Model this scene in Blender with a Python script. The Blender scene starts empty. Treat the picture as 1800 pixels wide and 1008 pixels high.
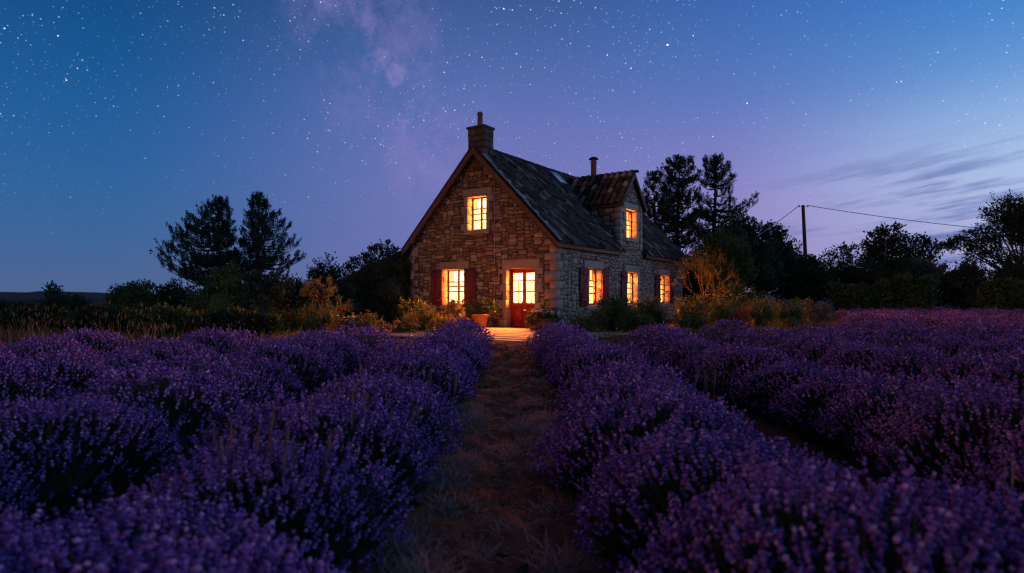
import bpy, math, random
import numpy as np
from mathutils import Vector
rnd = random.Random(7)
R = np.random.default_rng(11)
scene = bpy.context.scene
COL = scene.collection
# ------------------------------------------------------------------ camera
HC, FPX, HZ = 1.2, 1060.0, 523.0
cd = bpy.data.cameras.new('camera'); cam = bpy.data.objects.new('camera', cd); COL.objects.link(cam)
cam.location = (0, 0, HC); cam.rotation_euler = (math.radians(90), 0, 0)
cd.sensor_width = 36; cd.lens = FPX/1800*36; cd.shift_y = (HZ-504)/1800
cd.clip_start = .05; cd.clip_end = 6000
cd.dof.use_dof = True; cd.dof.focus_distance = 12.0; cd.dof.aperture_fstop = 1.8
scene.camera = cam
def W(px, d, z=0.0): return np.array(((px-900)/FPX*d, d, z))
def PZ(y, d): return HC+(HZ-y)/FPX*d          # height of a picture row at depth d
# ------------------------------------------------------------------ node helpers
def lin(c):
    r = []
    for v in c:
        v /= 255.0
        r.append(v/12.92 if v <= .04045 else ((v+.055)/1.055)**2.4)
    return (*r, 1.0)
class NT:
    def __init__(s, tree): s.t = tree; s.n = tree.nodes; s.l = tree.links
    def node(s, kind, **kw):
        n = s.n.new(kind)
        for k, v in kw.items(): setattr(n, k, v)
        return n
    def put(s, sock, v):
        if hasattr(v, 'is_linked') or isinstance(v, bpy.types.NodeSocket): s.l.new(v, sock)
        else: sock.default_value = v
    def math(s, op, a, b=None, c=None, clamp=False):
        n = s.node('ShaderNodeMath', operation=op, use_clamp=clamp)
        s.put(n.inputs[0], a)
        if b is not None: s.put(n.inputs[1], b)
        if c is not None: s.put(n.inputs[2], c)
        return n.outputs[0]
    def vmath(s, op, a, b):
        n = s.node('ShaderNodeVectorMath', operation=op); s.put(n.inputs[0], a); s.put(n.inputs[1], b)
        return n.outputs['Value'] if op == 'DOT_PRODUCT' else n.outputs[0]
    def mix(s, f, a, b, mode='MIX'):
        n = s.node('ShaderNodeMix', data_type='RGBA', blend_type=mode)
        s.put(n.inputs[0], f); s.put(n.inputs[6], a); s.put(n.inputs[7], b)
        return n.outputs[2]
    def ramp(s, f, stops):
        n = s.node('ShaderNodeValToRGB'); cr = n.color_ramp; cr.interpolation = 'B_SPLINE' if len(stops) > 3 else 'LINEAR'
        while len(cr.elements) < len(stops): cr.elements.new(.5)
        for e, (p, c) in zip(cr.elements, stops): e.position = p; e.color = c
        s.put(n.inputs[0], f); return n.outputs[0]
    def smooth(s, v, a, b):
        n = s.node('ShaderNodeMapRange', interpolation_type='SMOOTHSTEP'); s.put(n.inputs[0], v)
        n.inputs[1].default_value = a; n.inputs[2].default_value = b
        return n.outputs[0]
    def noise(s, vec, scale, detail=4, rough=.55):
        n = s.node('ShaderNodeTexNoise'); s.put(n.inputs['Vector'], vec); n.inputs['Scale'].default_value = scale
        n.inputs['Detail'].default_value = detail; n.inputs['Roughness'].default_value = rough
        return n.outputs[0]
# ------------------------------------------------------------------ world: dusk sky, afterglow to the right, stars
world = bpy.data.worlds.new('World'); scene.world = world; world.use_nodes = True
k = NT(world.node_tree); k.n.clear()
out = k.node('ShaderNodeOutputWorld'); bg = k.node('ShaderNodeBackground'); k.l.new(bg.outputs[0], out.inputs[0])
tc = k.node('ShaderNodeTexCoord'); d = tc.outputs['Generated']
sx = k.node('ShaderNodeSeparateXYZ'); k.l.new(d, sx.inputs[0])
az = k.math('ARCTAN2', sx.outputs[0], sx.outputs[1]); el = k.math('ARCSINE', sx.outputs[2])
elf = k.math('MULTIPLY', el, 1/1.57, clamp=True)          # 0 horizon .. 1 zenith ; frame top ~ .29
E = lambda y: math.atan((HZ-y)/FPX)/1.57
left = k.ramp(elf, [(0, lin((82,100,142))), (E(420), lin((52,104,156))), (E(230), lin((13,93,157))), (E(20), lin((1,68,118))), (.62, lin((16,46,92))), (1, lin((44,54,94)))])
mid = k.ramp(elf, [(0, lin((110,116,168))), (E(420), lin((116,118,184))), (E(270), lin((112,119,188))), (E(140), lin((82,110,174))), (E(0), lin((54,90,150))), (.62, lin((42,62,112))), (1, lin((44,54,94)))])
pink = k.ramp(elf, [(0, lin((146,136,188))), (E(420), lin((152,138,200))), (E(330), lin((142,133,200))), (E(190), lin((86,122,190))), (E(0), lin((44,102,180))), (.62, lin((42,64,118))), (1, lin((44,54,94)))])
right = k.ramp(elf, [(0, lin((158,148,200))), (E(430), lin((172,178,222))), (E(330), lin((182,206,240))), (E(200), lin((78,146,214))), (E(0), lin((26,108,188))), (.62, lin((40,70,128))), (1, lin((44,54,94)))])
c = k.mix(k.smooth(az, -.62, -.02), left, mid)
c = k.mix(k.smooth(az, .0, .42), c, pink)
c = k.mix(k.smooth(az, .30, .74), c, right)
glow = k.math('MULTIPLY', k.smooth(az, .78, 1.8), k.math('SUBTRACT', 1.0, k.smooth(el, .10, .75)))
c = k.mix(k.math('MULTIPLY', glow, .8), c, k.mix(1.0, c, (3.1, 2.7, 2.3, 1), 'MULTIPLY'))
c = k.mix(k.math('MULTIPLY', k.smooth(az, 1.9, 3.1), .8), c, left)
back = k.smooth(k.vmath('DOT_PRODUCT', d, (math.sin(-2.3), math.cos(-2.3), 0)), -.05, .8)       # the night side of the sky
c = k.mix(k.math('MULTIPLY', back, .75), c, lin((3,26,64)))
# faint large scale unevenness
c = k.mix(k.math('MULTIPLY', k.noise(d, 2.2, 3), .10), c, lin((92,88,160)))
# milky way: great circle through two directions
def dirpx(px, y):
    v = Vector(((px-900)/FPX, 1, (HZ-y)/FPX)); return v.normalized()
p1, p2 = dirpx(612, -10), dirpx(770, 290)
nrm = p1.cross(p2).normalized()
dist = k.math('ABSOLUTE', k.vmath('DOT_PRODUCT', d, tuple(nrm)))
band = k.math('SUBTRACT', 1.0, k.smooth(dist, .0, .165))
mw = k.math('MULTIPLY', band, k.smooth(k.noise(d, 12.0, 10, .74), .42, .68))
mw = k.math('MULTIPLY', mw, k.smooth(el, .10, .19))
c = k.mix(k.math('MULTIPLY', mw, .44), c, lin((142,128,194)))
core = k.math('MULTIPLY', k.math('SUBTRACT', 1.0, k.smooth(dist, .0, .05)), k.smooth(k.noise(d, 21.0, 6, .65), .50, .72))
c = k.mix(k.math('MULTIPLY', k.math('MULTIPLY', core, k.smooth(el, .17, .30)), .45), c, lin((170,150,215)))
lane = k.math('MULTIPLY', k.math('SUBTRACT', 1.0, k.smooth(k.math('ABSOLUTE', k.math('ADD', k.vmath('DOT_PRODUCT', d, tuple(nrm)), .035)), .0, .05)), k.smooth(k.noise(d, 9.0, 4), .45, .7))
c = k.mix(k.math('MULTIPLY', k.math('MULTIPLY', lane, k.smooth(el, .20, .36)), .55), c, lin((34,66,128)))
# thin cloud streaks low on the right
cv = k.node('ShaderNodeCombineXYZ'); k.put(cv.inputs[0], k.math('ADD', k.math('MULTIPLY', az, 3.2), k.math('MULTIPLY', el, 5.0)))
k.put(cv.inputs[1], k.math('SUBTRACT', k.math('MULTIPLY', el, 34.0), k.math('MULTIPLY', az, 5.0)))
cl = k.smooth(k.noise(cv.outputs[0], 1.25, 6, .6), .46, .66)
cl = k.math('MULTIPLY', cl, k.math('MULTIPLY', k.smooth(az, .28, .62), k.math('SUBTRACT', 1.0, k.smooth(el, .13, .24))))
c = k.mix(k.math('MULTIPLY', cl, .85), c, lin((86,106,172)))
# stars
def stars(scale, r, amt, keep):
    v = k.node('ShaderNodeTexVoronoi', feature='F1'); k.put(v.inputs['Vector'], d); v.inputs['Scale'].default_value = scale
    s = k.math('SUBTRACT', 1.0, k.smooth(v.outputs['Distance'], r*.25, r))
    sc = k.node('ShaderNodeSeparateColor'); k.l.new(v.outputs['Color'], sc.inputs[0])
    s = k.math('MULTIPLY', s, k.math('GREATER_THAN', sc.outputs[0], keep))
    b = k.math('MULTIPLY', k.math('POWER', sc.outputs[1], 2.2), amt)
    tint = k.mix(sc.outputs[2], lin((255,225,200)), lin((190,225,255)))
    return k.mix(1.0, tint, k.math('MULTIPLY', s, b), 'MULTIPLY')
up = k.math('MULTIPLY', k.smooth(el, .04, .30), k.math('SUBTRACT', 1.0, k.math('MULTIPLY', k.smooth(az, .1, .75), .55)))
st = k.mix(1.0, stars(62, .078, 2.2, .15), stars(125, .165, 1.1, .05), 'ADD')
clump = k.math('ADD', .35, k.math('MULTIPLY', k.smooth(k.noise(d, 5.0, 4), .40, .66), 1.15))
st = k.mix(1.0, st, stars(30, .046, 4.0, .4), 'ADD')
st = k.mix(1.0, st, stars(215, .20, .55, .0), 'ADD')
st = k.mix(1.0, st, k.math('MULTIPLY', up, clump), 'MULTIPLY')
c = k.mix(1.0, c, st, 'ADD')
# physical dusk sky underneath, sun just below the right-hand horizon
SUN_AZ = math.radians(52)
sk = k.node('ShaderNodeTexSky', sky_type='NISHITA'); sk.sun_disc = False; sk.sun_elevation = math.radians(-4); sk.sun_rotation = SUN_AZ
c = k.mix(1.0, c, k.mix(1.0, sk.outputs[0], (.05, .05, .05, 1), 'MULTIPLY'), 'ADD')
below = k.smooth(el, -.06, -.005)
c = k.mix(below, lin((14,16,24)), c)
k.l.new(c, bg.inputs[0]); bg.inputs[1].default_value = 1.0
# ------------------------------------------------------------------ sun lamp: warm fill added to light the gable, soft, from behind left
sl = bpy.data.lights.new('sun', 'SUN'); so = bpy.data.objects.new('sun', sl); COL.objects.link(so)
sl.energy = .38; sl.color = (1, .41, .11); sl.angle = math.radians(14)
so.rotation_euler = Vector((.82, .55, -.19)).to_track_quat('-Z', 'Y').to_euler()
vs = scene.view_settings; vs.view_transform = 'Standard'; vs.look = 'None'; vs.exposure = 0; vs.gamma = 1; vs.use_curve_mapping = False
cy = scene.cycles
cy.max_bounces = 6; cy.diffuse_bounces = 3; cy.glossy_bounces = 2; cy.transmission_bounces = 3; cy.transparent_max_bounces = 8
cy.sample_clamp_indirect = 3.0; cy.use_denoising = True; cy.filter_width = 1.25
# ------------------------------------------------------------------ materials
def pm(name, c1, c2, rough=.85, scale=6.0, bump=.0, bscale=None, rand=.65, spec=.3, trans=0.0, c3=None, c3at=.72, metal=0.0, coord='Position'):
    m = bpy.data.materials.new(name); m.use_nodes = True; t = NT(m.node_tree)
    b = t.n['Principled BSDF']
    g = t.node('ShaderNodeNewGeometry'); o = t.node('ShaderNodeObjectInfo')
    pos = g.outputs['Position']
    r = t.math('FRACT', t.math('ADD', g.outputs['Random Per Island'], t.math('MULTIPLY', o.outputs['Random'], 3.7)))
    n = t.noise(pos, scale, 5)
    nn = t.smooth(n, .3, .7)
    f = t.math('ADD', t.math('MULTIPLY', r, rand), t.math('MULTIPLY', nn, 1-rand))
    col = t.mix(f, (*c1, 1), (*c2, 1))
    if c3:
        r2 = t.math('FRACT', t.math('MULTIPLY', r, 17.31))
        col = t.mix(t.smooth(r2, c3at, min(1, c3at+.2)), col, (*c3, 1))
    t.l.new(col, b.inputs['Base Color'])
    b.inputs['Roughness'].default_value = rough; b.inputs['Specular IOR Level'].default_value = spec; b.inputs['Metallic'].default_value = metal
    if bump:
        bp = t.node('ShaderNodeBump'); bp.inputs['Strength'].default_value = bump; bp.inputs['Distance'].default_value = .03
        t.l.new(t.noise(pos, bscale or scale*3, 6, .65), bp.inputs['Height']); t.l.new(bp.outputs[0], b.inputs['Normal'])
    if trans:
        tr = t.node('ShaderNodeBsdfTranslucent'); t.l.new(col, tr.inputs[0])
        mx = t.node('ShaderNodeMixShader'); mx.inputs[0].default_value = trans
        t.l.new(b.outputs[0], mx.inputs[1]); t.l.new(tr.outputs[0], mx.inputs[2])
        t.l.new(mx.outputs[0], t.n['Material Output'].inputs[0])
    return m
MT = {}
MT['stone'] = pm('stone', (.13,.083,.043), (.40,.275,.14), .9, 7, .55, 22, .75, .2, c3=(.46,.38,.26))
MT['stone_skylit'] = pm('skylit_stone', (.17,.145,.115), (.42,.37,.31), .9, 7, .55, 22, .75, .2, c3=(.34,.26,.18))  # same rubble as the gable, with the side's cool sky light put into its colour
MT['dressed'] = pm('dressed_stone', (.32,.26,.19), (.42,.35,.265), .88, 5, .3, 26, .5, .2)
MT['mortar'] = pm('mortar', (.070,.053,.037), (.125,.096,.068), .95, 9, .5, 40, 0, .1)
MT['tile'] = pm('roof_tile', (.026,.022,.020), (.105,.084,.072), .9, 6, .6, 28, .88, .15, c3=(.25,.22,.195), c3at=.80)
MT['dtile'] = pm('clay_tile', (.030,.022,.018), (.17,.105,.075), .9, 6, .6, 28, .88, .15, c3=(.42,.34,.29), c3at=.66)
MT['soot'] = pm('sooty_stone', (.075,.056,.042), (.18,.135,.10), .9, 7, .5, 24, .7, .2)
MT['deck'] = pm('roof_underlay', (.03,.026,.024), (.05,.045,.04), .95, 5)
MT['timber'] = pm('brown_timber', (.11,.055,.03), (.20,.105,.06), .75, 5, .3, 20)
MT['eave'] = pm('eave_board', (.20,.15,.11), (.28,.21,.16), .75, 5, .2, 20)
MT['slate'] = pm('verge_slate', (.20,.24,.28), (.30,.34,.38), .55, 5, .3, 18)
MT['red'] = pm('red_paint', (.40,.035,.02), (.48,.05,.03), .5, 4, .1, 30, .3, .4)
MT['shutter'] = pm('maroon_paint', (.17,.032,.03), (.24,.05,.045), .65, 4, .15, 30, .5, .3)
MT['sash'] = pm('window_paint', (.34,.055,.025), (.42,.075,.035), .55, 4, .1, 30, .3, .35)
MT['terra'] = pm('terracotta', (.42,.17,.075), (.52,.23,.11), .8, 5, .25, 25)
MT['clay'] = pm('chimney_clay', (.20,.085,.05), (.28,.13,.075), .8, 5, .3, 25)
MT['metal'] = pm('dark_metal', (.03,.03,.032), (.05,.05,.052), .45, 6, metal=.6)
MT['brass'] = pm('handle_metal', (.35,.28,.15), (.45,.36,.2), .35, 6, metal=.8)
MT['cable'] = pm('pale_cable', (.38,.36,.34), (.46,.44,.42), .6, 6)
MT['wire'] = pm('overhead_wire', (.14,.24,.33), (.18,.29,.39), .5, 6)
MT['pole'] = pm('weathered_pole', (.035,.028,.022), (.06,.05,.04), .9, 4, .4, 20)
MT['paving'] = pm('flagstone', (.34,.28,.20), (.46,.38,.28), .85, 4, .35, 22, .6, .25)
MT['joint'] = pm('patio_bed', (.07,.055,.04), (.11,.09,.065), .95, 8)
MT['bark'] = pm('bark', (.045,.034,.025), (.085,.065,.048), .95, 7, .6, 30)
MT['pine'] = pm('pine_needles', (.016,.030,.018), (.034,.056,.030), .7, 1.2, rand=.6, trans=.15)
MT['dark'] = pm('dark_leaves', (.013,.034,.012), (.034,.068,.024), .65, 1.5, rand=.6, trans=.2)
MT['leaf'] = pm('green_leaves', (.030,.072,.018), (.072,.13,.036), .6, 2.0, rand=.6, trans=.25)
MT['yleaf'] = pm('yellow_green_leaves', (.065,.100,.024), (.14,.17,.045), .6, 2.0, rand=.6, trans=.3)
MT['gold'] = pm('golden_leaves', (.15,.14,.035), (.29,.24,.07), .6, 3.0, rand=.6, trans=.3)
MT['rleaf'] = pm('redlit_leaves', (.24,.07,.03), (.36,.13,.05), .6, 3.0, rand=.6, trans=.3)  # red glow of the side windows put into the leaf colour
MT['grey'] = pm('grey_green_leaves', (.09,.11,.075), (.16,.18,.12), .7, 2.0, rand=.6, trans=.2)
MT['white'] = pm('white_petals', (.62,.58,.56), (.80,.76,.74), .6, 4.0, trans=.25)
MT['pinkf'] = pm('pink_petals', (.62,.28,.36), (.75,.45,.50), .6, 4.0, trans=.25)
MT['redf'] = pm('red_petals', (.50,.035,.03), (.62,.08,.06), .6, 4.0, trans=.25)
MT['orangef'] = pm('seed_heads', (.42,.26,.14), (.58,.40,.24), .7, 4.0, trans=.25)
MT['straw'] = pm('dry_grass', (.10,.08,.045), (.20,.16,.09), .85, 3.0, rand=.7, trans=.25)
MT['pale'] = pm('bleached_grass', (.30,.24,.18), (.52,.43,.33), .85, 3.0, rand=.7, trans=.25)
MT['weed'] = pm('weed_green', (.050,.075,.020), (.13,.13,.045), .7, 3.0, rand=.7, trans=.25)
MT['lav'] = pm('lavender_flowers', (.060,.025,.19), (.44,.20,.62), .7, 1.6, rand=.85, spec=.2, trans=.2, c3=(.76,.42,.78), c3at=.80)
MT['lavg'] = pm('lavender_foliage', (.020,.036,.015), (.058,.082,.038), .75, 3.0, rand=.7, trans=.15)
MT['pebble'] = pm('pebble', (.12,.09,.07), (.30,.25,.20), .85, 6, .3, 30)
MT['hill'] = pm('far_hill', (.02,.032,.028), (.035,.05,.038), .95, .02)
def ground_mat(name, a, b, c_, s1, s2, bump):
    m = bpy.data.materials.new(name); m.use_nodes = True; t = NT(m.node_tree); bs = t.n['Principled BSDF']
    pos = t.node('ShaderNodeNewGeometry').outputs['Position']
    col = t.mix(t.smooth(t.noise(pos, s1, 6, .6), .35, .65), (*a, 1), (*b, 1))
    col = t.mix(t.smooth(t.noise(pos, s2, 8, .7), .52, .68), col, (*c_, 1))
    t.l.new(col, bs.inputs['Base Color']); bs.inputs['Roughness'].default_value = .95; bs.inputs['Specular IOR Level'].default_value = .1
    bp = t.node('ShaderNodeBump'); bp.inputs['Strength'].default_value = bump; bp.inputs['Distance'].default_value = .04
    t.l.new(t.noise(pos, 30, 8, .7), bp.inputs['Height']); t.l.new(bp.outputs[0], bs.inputs['Normal'])
    return m
MT['soil'] = ground_mat('dark_soil', (.045,.028,.018), (.07,.045,.03), (.035,.04,.018), .9, 3.0, .8)
MT['path'] = ground_mat('red_dirt', (.42,.115,.045), (.56,.175,.075), (.24,.070,.030), 1.6, 9.0, .9)
def lit_mat(name, col, strength):
    m = bpy.data.materials.new(name); m.use_nodes = True; t = NT(m.node_tree); t.n.clear()
    o = t.node('ShaderNodeOutputMaterial'); e = t.node('ShaderNodeEmission'); e.inputs[0].default_value = (*col, 1)
    pos = t.node('ShaderNodeNewGeometry').outputs['Position']
    t.l.new(t.math('MULTIPLY', t.math('ADD', .72, t.math('MULTIPLY', t.noise(pos, 2.4, 3), .56)), strength), e.inputs[1])
    t.l.new(e.outputs[0], o.inputs[0]); return m
MT['lit'] = lit_mat('lit_room_wall', (1, .80, .46), 3.2)
MT['cafe'] = lit_mat('lit_cafe_curtain', (1, .74, .33), 2.3)
MT['drape'] = lit_mat('lit_side_curtain', (1, .56, .15), 1.7)
MT['cafe2'] = lit_mat('lit_amber_cafe_curtain', (1, .64, .20), 1.9)
MT['sill'] = pm('dark_sill_things', (.12,.06,.03), (.22,.11,.06), .7)
MT['lit2'] = lit_mat('lit_amber_curtain', (1, .74, .34), 2.6)
def glass_mat(name, refl):
    m = bpy.data.materials.new(name); m.use_nodes = True; t = NT(m.node_tree); t.n.clear()
    o = t.node('ShaderNodeOutputMaterial'); a = t.node('ShaderNodeBsdfTransparent'); g = t.node('ShaderNodeBsdfGlossy'); g.inputs['Roughness'].default_value = .03
    mx = t.node('ShaderNodeMixShader'); mx.inputs[0].default_value = refl
    t.l.new(a.outputs[0], mx.inputs[1]); t.l.new(g.outputs[0], mx.inputs[2]); t.l.new(mx.outputs[0], o.inputs[0]); return m
MT['glass'] = glass_mat('window_glass', .06)
MT['skyreflect'] = pm('skylight_painted_reflection', (.84,.86,.88), (.88,.90,.92), .12, 2, spec=.9)  # pale opaque base colour stands in for the bright sky reflected in the pane
# ------------------------------------------------------------------ mesh helpers
class M:
    """collects vertices and faces (as arrays) and links them as one mesh object"""
    def __init__(s): s.v = []; s.f = []; s.n = 0
    def add(s, v, f):
        v = np.asarray(v, dtype=np.float64).reshape(-1, 3)
        if isinstance(f, np.ndarray): s.f.append(f+s.n)
        else:
            by = {}
            for q in f: by.setdefault(len(q), []).append(q)
            for q in by.values(): s.f.append(np.array(q)+s.n)
        s.v.append(v); s.n += len(v); return s
    def box(s, lo, hi):
        (a, b, c_), (d_, e, f) = lo, hi
        s.add([(a,b,c_),(d_,b,c_),(d_,e,c_),(a,e,c_),(a,b,f),(d_,b,f),(d_,e,f),(a,e,f)],
              [(0,3,2,1),(4,5,6,7),(0,1,5,4),(1,2,6,5),(2,3,7,6),(3,0,4,7)]); return s
    def tube(s, pts, rad, n=6, cap=True):
        pts = np.asarray(pts, float); k_ = len(pts)
        rad = np.broadcast_to(np.asarray(rad, float), (k_,))
        tg = np.gradient(pts, axis=0); tg /= np.linalg.norm(tg, axis=1, keepdims=True)+1e-9
        ref = np.array((0, 0, 1.0)) if abs(tg[0][2]) < .9 else np.array((1.0, 0, 0))
        a = np.cross(tg, ref); a /= np.linalg.norm(a, axis=1, keepdims=True)+1e-9; b = np.cross(tg, a)
        th = np.arange(n)*2*math.pi/n
        v = pts[:, None]+rad[:, None, None]*(a[:, None]*np.cos(th)[None, :, None]+b[:, None]*np.sin(th)[None, :, None])
        f = []
        for i in range(k_-1):
            for j in range(n): f.append((i*n+j, i*n+(j+1) % n, (i+1)*n+(j+1) % n, (i+1)*n+j))
        if cap: f.append(tuple(range(n))[::-1]); f.append(tuple((k_-1)*n+j for j in range(n)))
        s.add(v.reshape(-1, 3), f); return s
    def lathe(s, prof, n=16, c=(0, 0, 0)):
        v = []; f = []
        for r, z in prof:
            for j in range(n): v.append((c[0]+r*math.cos(j*2*math.pi/n), c[1]+r*math.sin(j*2*math.pi/n), c[2]+z))
        for i in range(len(prof)-1):
            for j in range(n): f.append((i*n+j, i*n+(j+1) % n, (i+1)*n+(j+1) % n, (i+1)*n+j))
        s.add(v, f); return s
    def leaves(s, P, D, L, Wd, bend=0.0):
        """pointed leaf: base, two sides, tip (one quad each)"""
        N = len(P); P = np.asarray(P, float); D = np.asarray(D, float)
        D = D/(np.linalg.norm(D, axis=1, keepdims=True)+1e-9)
        S = np.cross(D, R.normal(size=(N, 3))); S /= np.linalg.norm(S, axis=1, keepdims=True)+1e-9
        L = np.broadcast_to(L, (N,))[:, None]; Wd = np.broadcast_to(Wd, (N,))[:, None]
        v = np.stack([P, P+D*L*.45-S*Wd*.5, P+D*L+np.array((0, 0, -1.0))*L*bend, P+D*L*.45+S*Wd*.5], 1)
        s.add(v.reshape(-1, 3), np.arange(4*N).reshape(N, 4)); return s
    def octas(s, P, D, ra, rl):
        """little blobs: octahedra stretched along D"""
        N = len(P); D = D/(np.linalg.norm(D, axis=1, keepdims=True)+1e-9)
        S = np.cross(D, R.normal(size=(N, 3))); S /= np.linalg.norm(S, axis=1, keepdims=True)+1e-9; T = np.cross(D, S)
        ra = np.broadcast_to(ra, (N,))[:, None]; rl = np.broadcast_to(rl, (N,))[:, None]
        v = np.stack([P+D*rl, P+S*ra, P+T*ra, P-S*ra, P-T*ra, P-D*rl], 1)
        t = np.array([(0,1,2),(0,2,3),(0,3,4),(0,4,1),(5,2,1),(5,3,2),(5,4,3),(5,1,4)])
        s.add(v.reshape(-1, 3), (t[None]+(np.arange(N)*6)[:, None, None]).reshape(-1, 3)); return s
    def mesh(s, name, mat, smooth=False, origin=None):
        v = np.concatenate(s.v) if s.v else np.zeros((0, 3))
        if origin is not None: v = v-np.asarray(origin)
        me = bpy.data.meshes.new(name); me.vertices.add(len(v)); me.vertices.foreach_set('co', v.astype(np.float32).ravel())
        lp = np.concatenate([f.ravel() for f in s.f]); sizes = np.concatenate([np.full(len(f), f.shape[1]) for f in s.f])
        me.loops.add(len(lp)); me.loops.foreach_set('vertex_index', lp.astype(np.int32))
        me.polygons.add(len(sizes)); st_ = np.concatenate([[0], np.cumsum(sizes)[:-1]])
        me.polygons.foreach_set('loop_start', st_.astype(np.int32))
        me.update(calc_edges=True)
        if smooth: me.polygons.foreach_set('use_smooth', np.ones(len(sizes), bool))
        if mat: me.materials.append(MT[mat])
        return me
    def build(s, name, mat, parent=None, smooth=False, origin=None, stuff=False):
        o = bpy.data.objects.new(name, s.mesh(name, mat, smooth, origin)); COL.objects.link(o)
        if origin is not None: o.location = origin
        if parent: o.parent = parent
        if stuff: o['kind'] = 'stuff'
        return o
def tag(o, label, cat, group=None):
    o['label'] = label; o['category'] = cat
    if group: o['group'] = group
    return o
def thing(name, label, cat, loc=(0, 0, 0), rz=0.0, group=None):
    o = bpy.data.objects.new(name, None); COL.objects.link(o); o.empty_display_size = .2
    o.location = loc; o.rotation_euler = (0, 0, rz)
    return tag(o, label, cat, group)
def empty_part(name, parent, loc=(0, 0, 0)):
    o = bpy.data.objects.new(name, None); COL.objects.link(o); o.location = loc; o.parent = parent; o.empty_display_size = .1; return o
def structure(o): o['kind'] = 'structure'; return o
def vnoise(x, y, sc, seed=0):
    """cheap value noise on arrays"""
    x = np.asarray(x)*sc; y = np.asarray(y)*sc; xi = np.floor(x).astype(int); yi = np.floor(y).astype(int); fx = x-xi; fy = y-yi
    fx = fx*fx*(3-2*fx); fy = fy*fy*(3-2*fy)
    def h(a, b): return np.modf(np.abs(np.sin(a*127.1+b*311.7+seed*74.7)*43758.5453))[0]
    return (h(xi, yi)*(1-fx)+h(xi+1, yi)*fx)*(1-fy)+(h(xi, yi+1)*(1-fx)+h(xi+1, yi+1)*fx)*fy
# ------------------------------------------------------------------ ground, path, far hills
g = M(); n_ = 60
xs = np.concatenate([np.linspace(-1500, -60, 12), np.linspace(-50, 60, 56), np.linspace(75, 1500, 12)]); ys = np.concatenate([np.linspace(-60, -6, 6), np.linspace(-4, 60, 50), np.linspace(75, 2500, 24)])
gx, gy = np.meshgrid(xs, ys)
gz = -.03+.05*(vnoise(gx, gy, .5, 3)-.5)*(np.abs(gx) > 1.2)
idx = np.arange(gx.size).reshape(gx.shape)
g.add(np.stack([gx, gy, gz], -1).reshape(-1, 3), np.stack([idx[:-1, :-1], idx[:-1, 1:], idx[1:, 1:], idx[1:, :-1]], -1).reshape(-1, 4))
structure(g.build('ground', 'soil', smooth=True))
g = M(); xs = np.linspace(-1.0, 1.0, 56); ys = np.linspace(.4, 16.3, 400)
gx, gy = np.meshgrid(xs, ys)
gz = .035+.05*(vnoise(gx, gy, 3.1, 1)-.5)+.055*(vnoise(gx, gy, 7.3, 2)-.5)+.050*(vnoise(gx, gy, 15, 5)-.5)-.03*np.exp(-(gx/.35)**2)
edge = np.clip((np.abs(gx)-.62)/.38, 0, 1); gz = gz*(1-edge)-.07*edge
wob = .10*np.sin(gy*.8)+.06*np.sin(gy*2.1+1)
idx = np.arange(gx.size).reshape(gx.shape)
g.add(np.stack([gx+wob*.5, gy, gz], -1).reshape(-1, 3), np.stack([idx[:-1, :-1], idx[:-1, 1:], idx[1:, 1:], idx[1:, :-1]], -1).reshape(-1, 4))
structure(g.build('path', 'path', smooth=True))
g = M(); xs = np.linspace(-1400, 1400, 400); yy = 900.0
h = 1.0+7*vnoise(xs, xs*0, .004, 4)+3.0*vnoise(xs, xs*0, .03, 5)+1.5*vnoise(xs, xs*0, .12, 6)
prof = [(-160, -3, 0), (-60, 0, .35), (0, 0, 1.0), (120, 0, .9), (400, -3, 0)]
rows = [np.stack([xs, np.full_like(xs, yy+dy), b+h*m_], -1) for dy, b, m_ in prof]
v = np.stack(rows, 0); idx = np.arange(v.shape[0]*v.shape[1]).reshape(v.shape[:2])
g.add(v.reshape(-1, 3), np.stack([idx[:-1, :-1], idx[:-1, 1:], idx[1:, 1:], idx[1:, :-1]], -1).reshape(-1, 4))
structure(g.build('hills', 'hill', smooth=True))
# ------------------------------------------------------------------ the cottage
TH = math.radians(34.9); Wd_, Ln, EV, RX, RZ = 7.48, 13.7, 3.40, -3.74, 7.20
SL = (RZ-EV)/-RX
house = thing('stone_cottage', 'rubble stone cottage with tiled roof and lamplit windows at the end of the dirt path', 'house', (1.634, 22.2, 0), -TH)
X_ = np.array((math.cos(TH), -math.sin(TH), 0)); Y_ = np.array((math.sin(TH), math.cos(TH), 0)); C_ = np.array((1.634, 22.2, 0))
def H(x, y, z=0.0): return C_+X_*x+Y_*y+np.array((0, 0, z))      # cottage coordinates to the world
gab = lambda a, z, o: (a, -o, z)
sid = lambda a, z, o: (o, a, z)
def wall_mesh(m, mp, a0, a1, top, brk, holes, out):
    bs = sorted({a0, a1, *brk, *[h[0] for h in holes], *[h[1] for h in holes]})
    for p, q in zip(bs, bs[1:]):
        mid_ = (p+q)/2; zs = [0.0-.2]
        for h in sorted(holes, key=lambda h: h[2]):
            if h[0] < mid_ < h[1]: zs += [h[2], h[3]]
        for i in range(0, len(zs), 2):
            if i+1 < len(zs): lo, hi0, hi1 = zs[i], zs[i+1], zs[i+1]
            else: lo, hi0, hi1 = zs[i], top(p), top(q)
            m.add([mp(p, lo, out), mp(q, lo, out), mp(q, hi1, out), mp(p, hi0, out)], [(0, 1, 2, 3)])
WATT = 560
STONES = []       # (score, vertices, faces, centre, parent) for rubble stones
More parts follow.
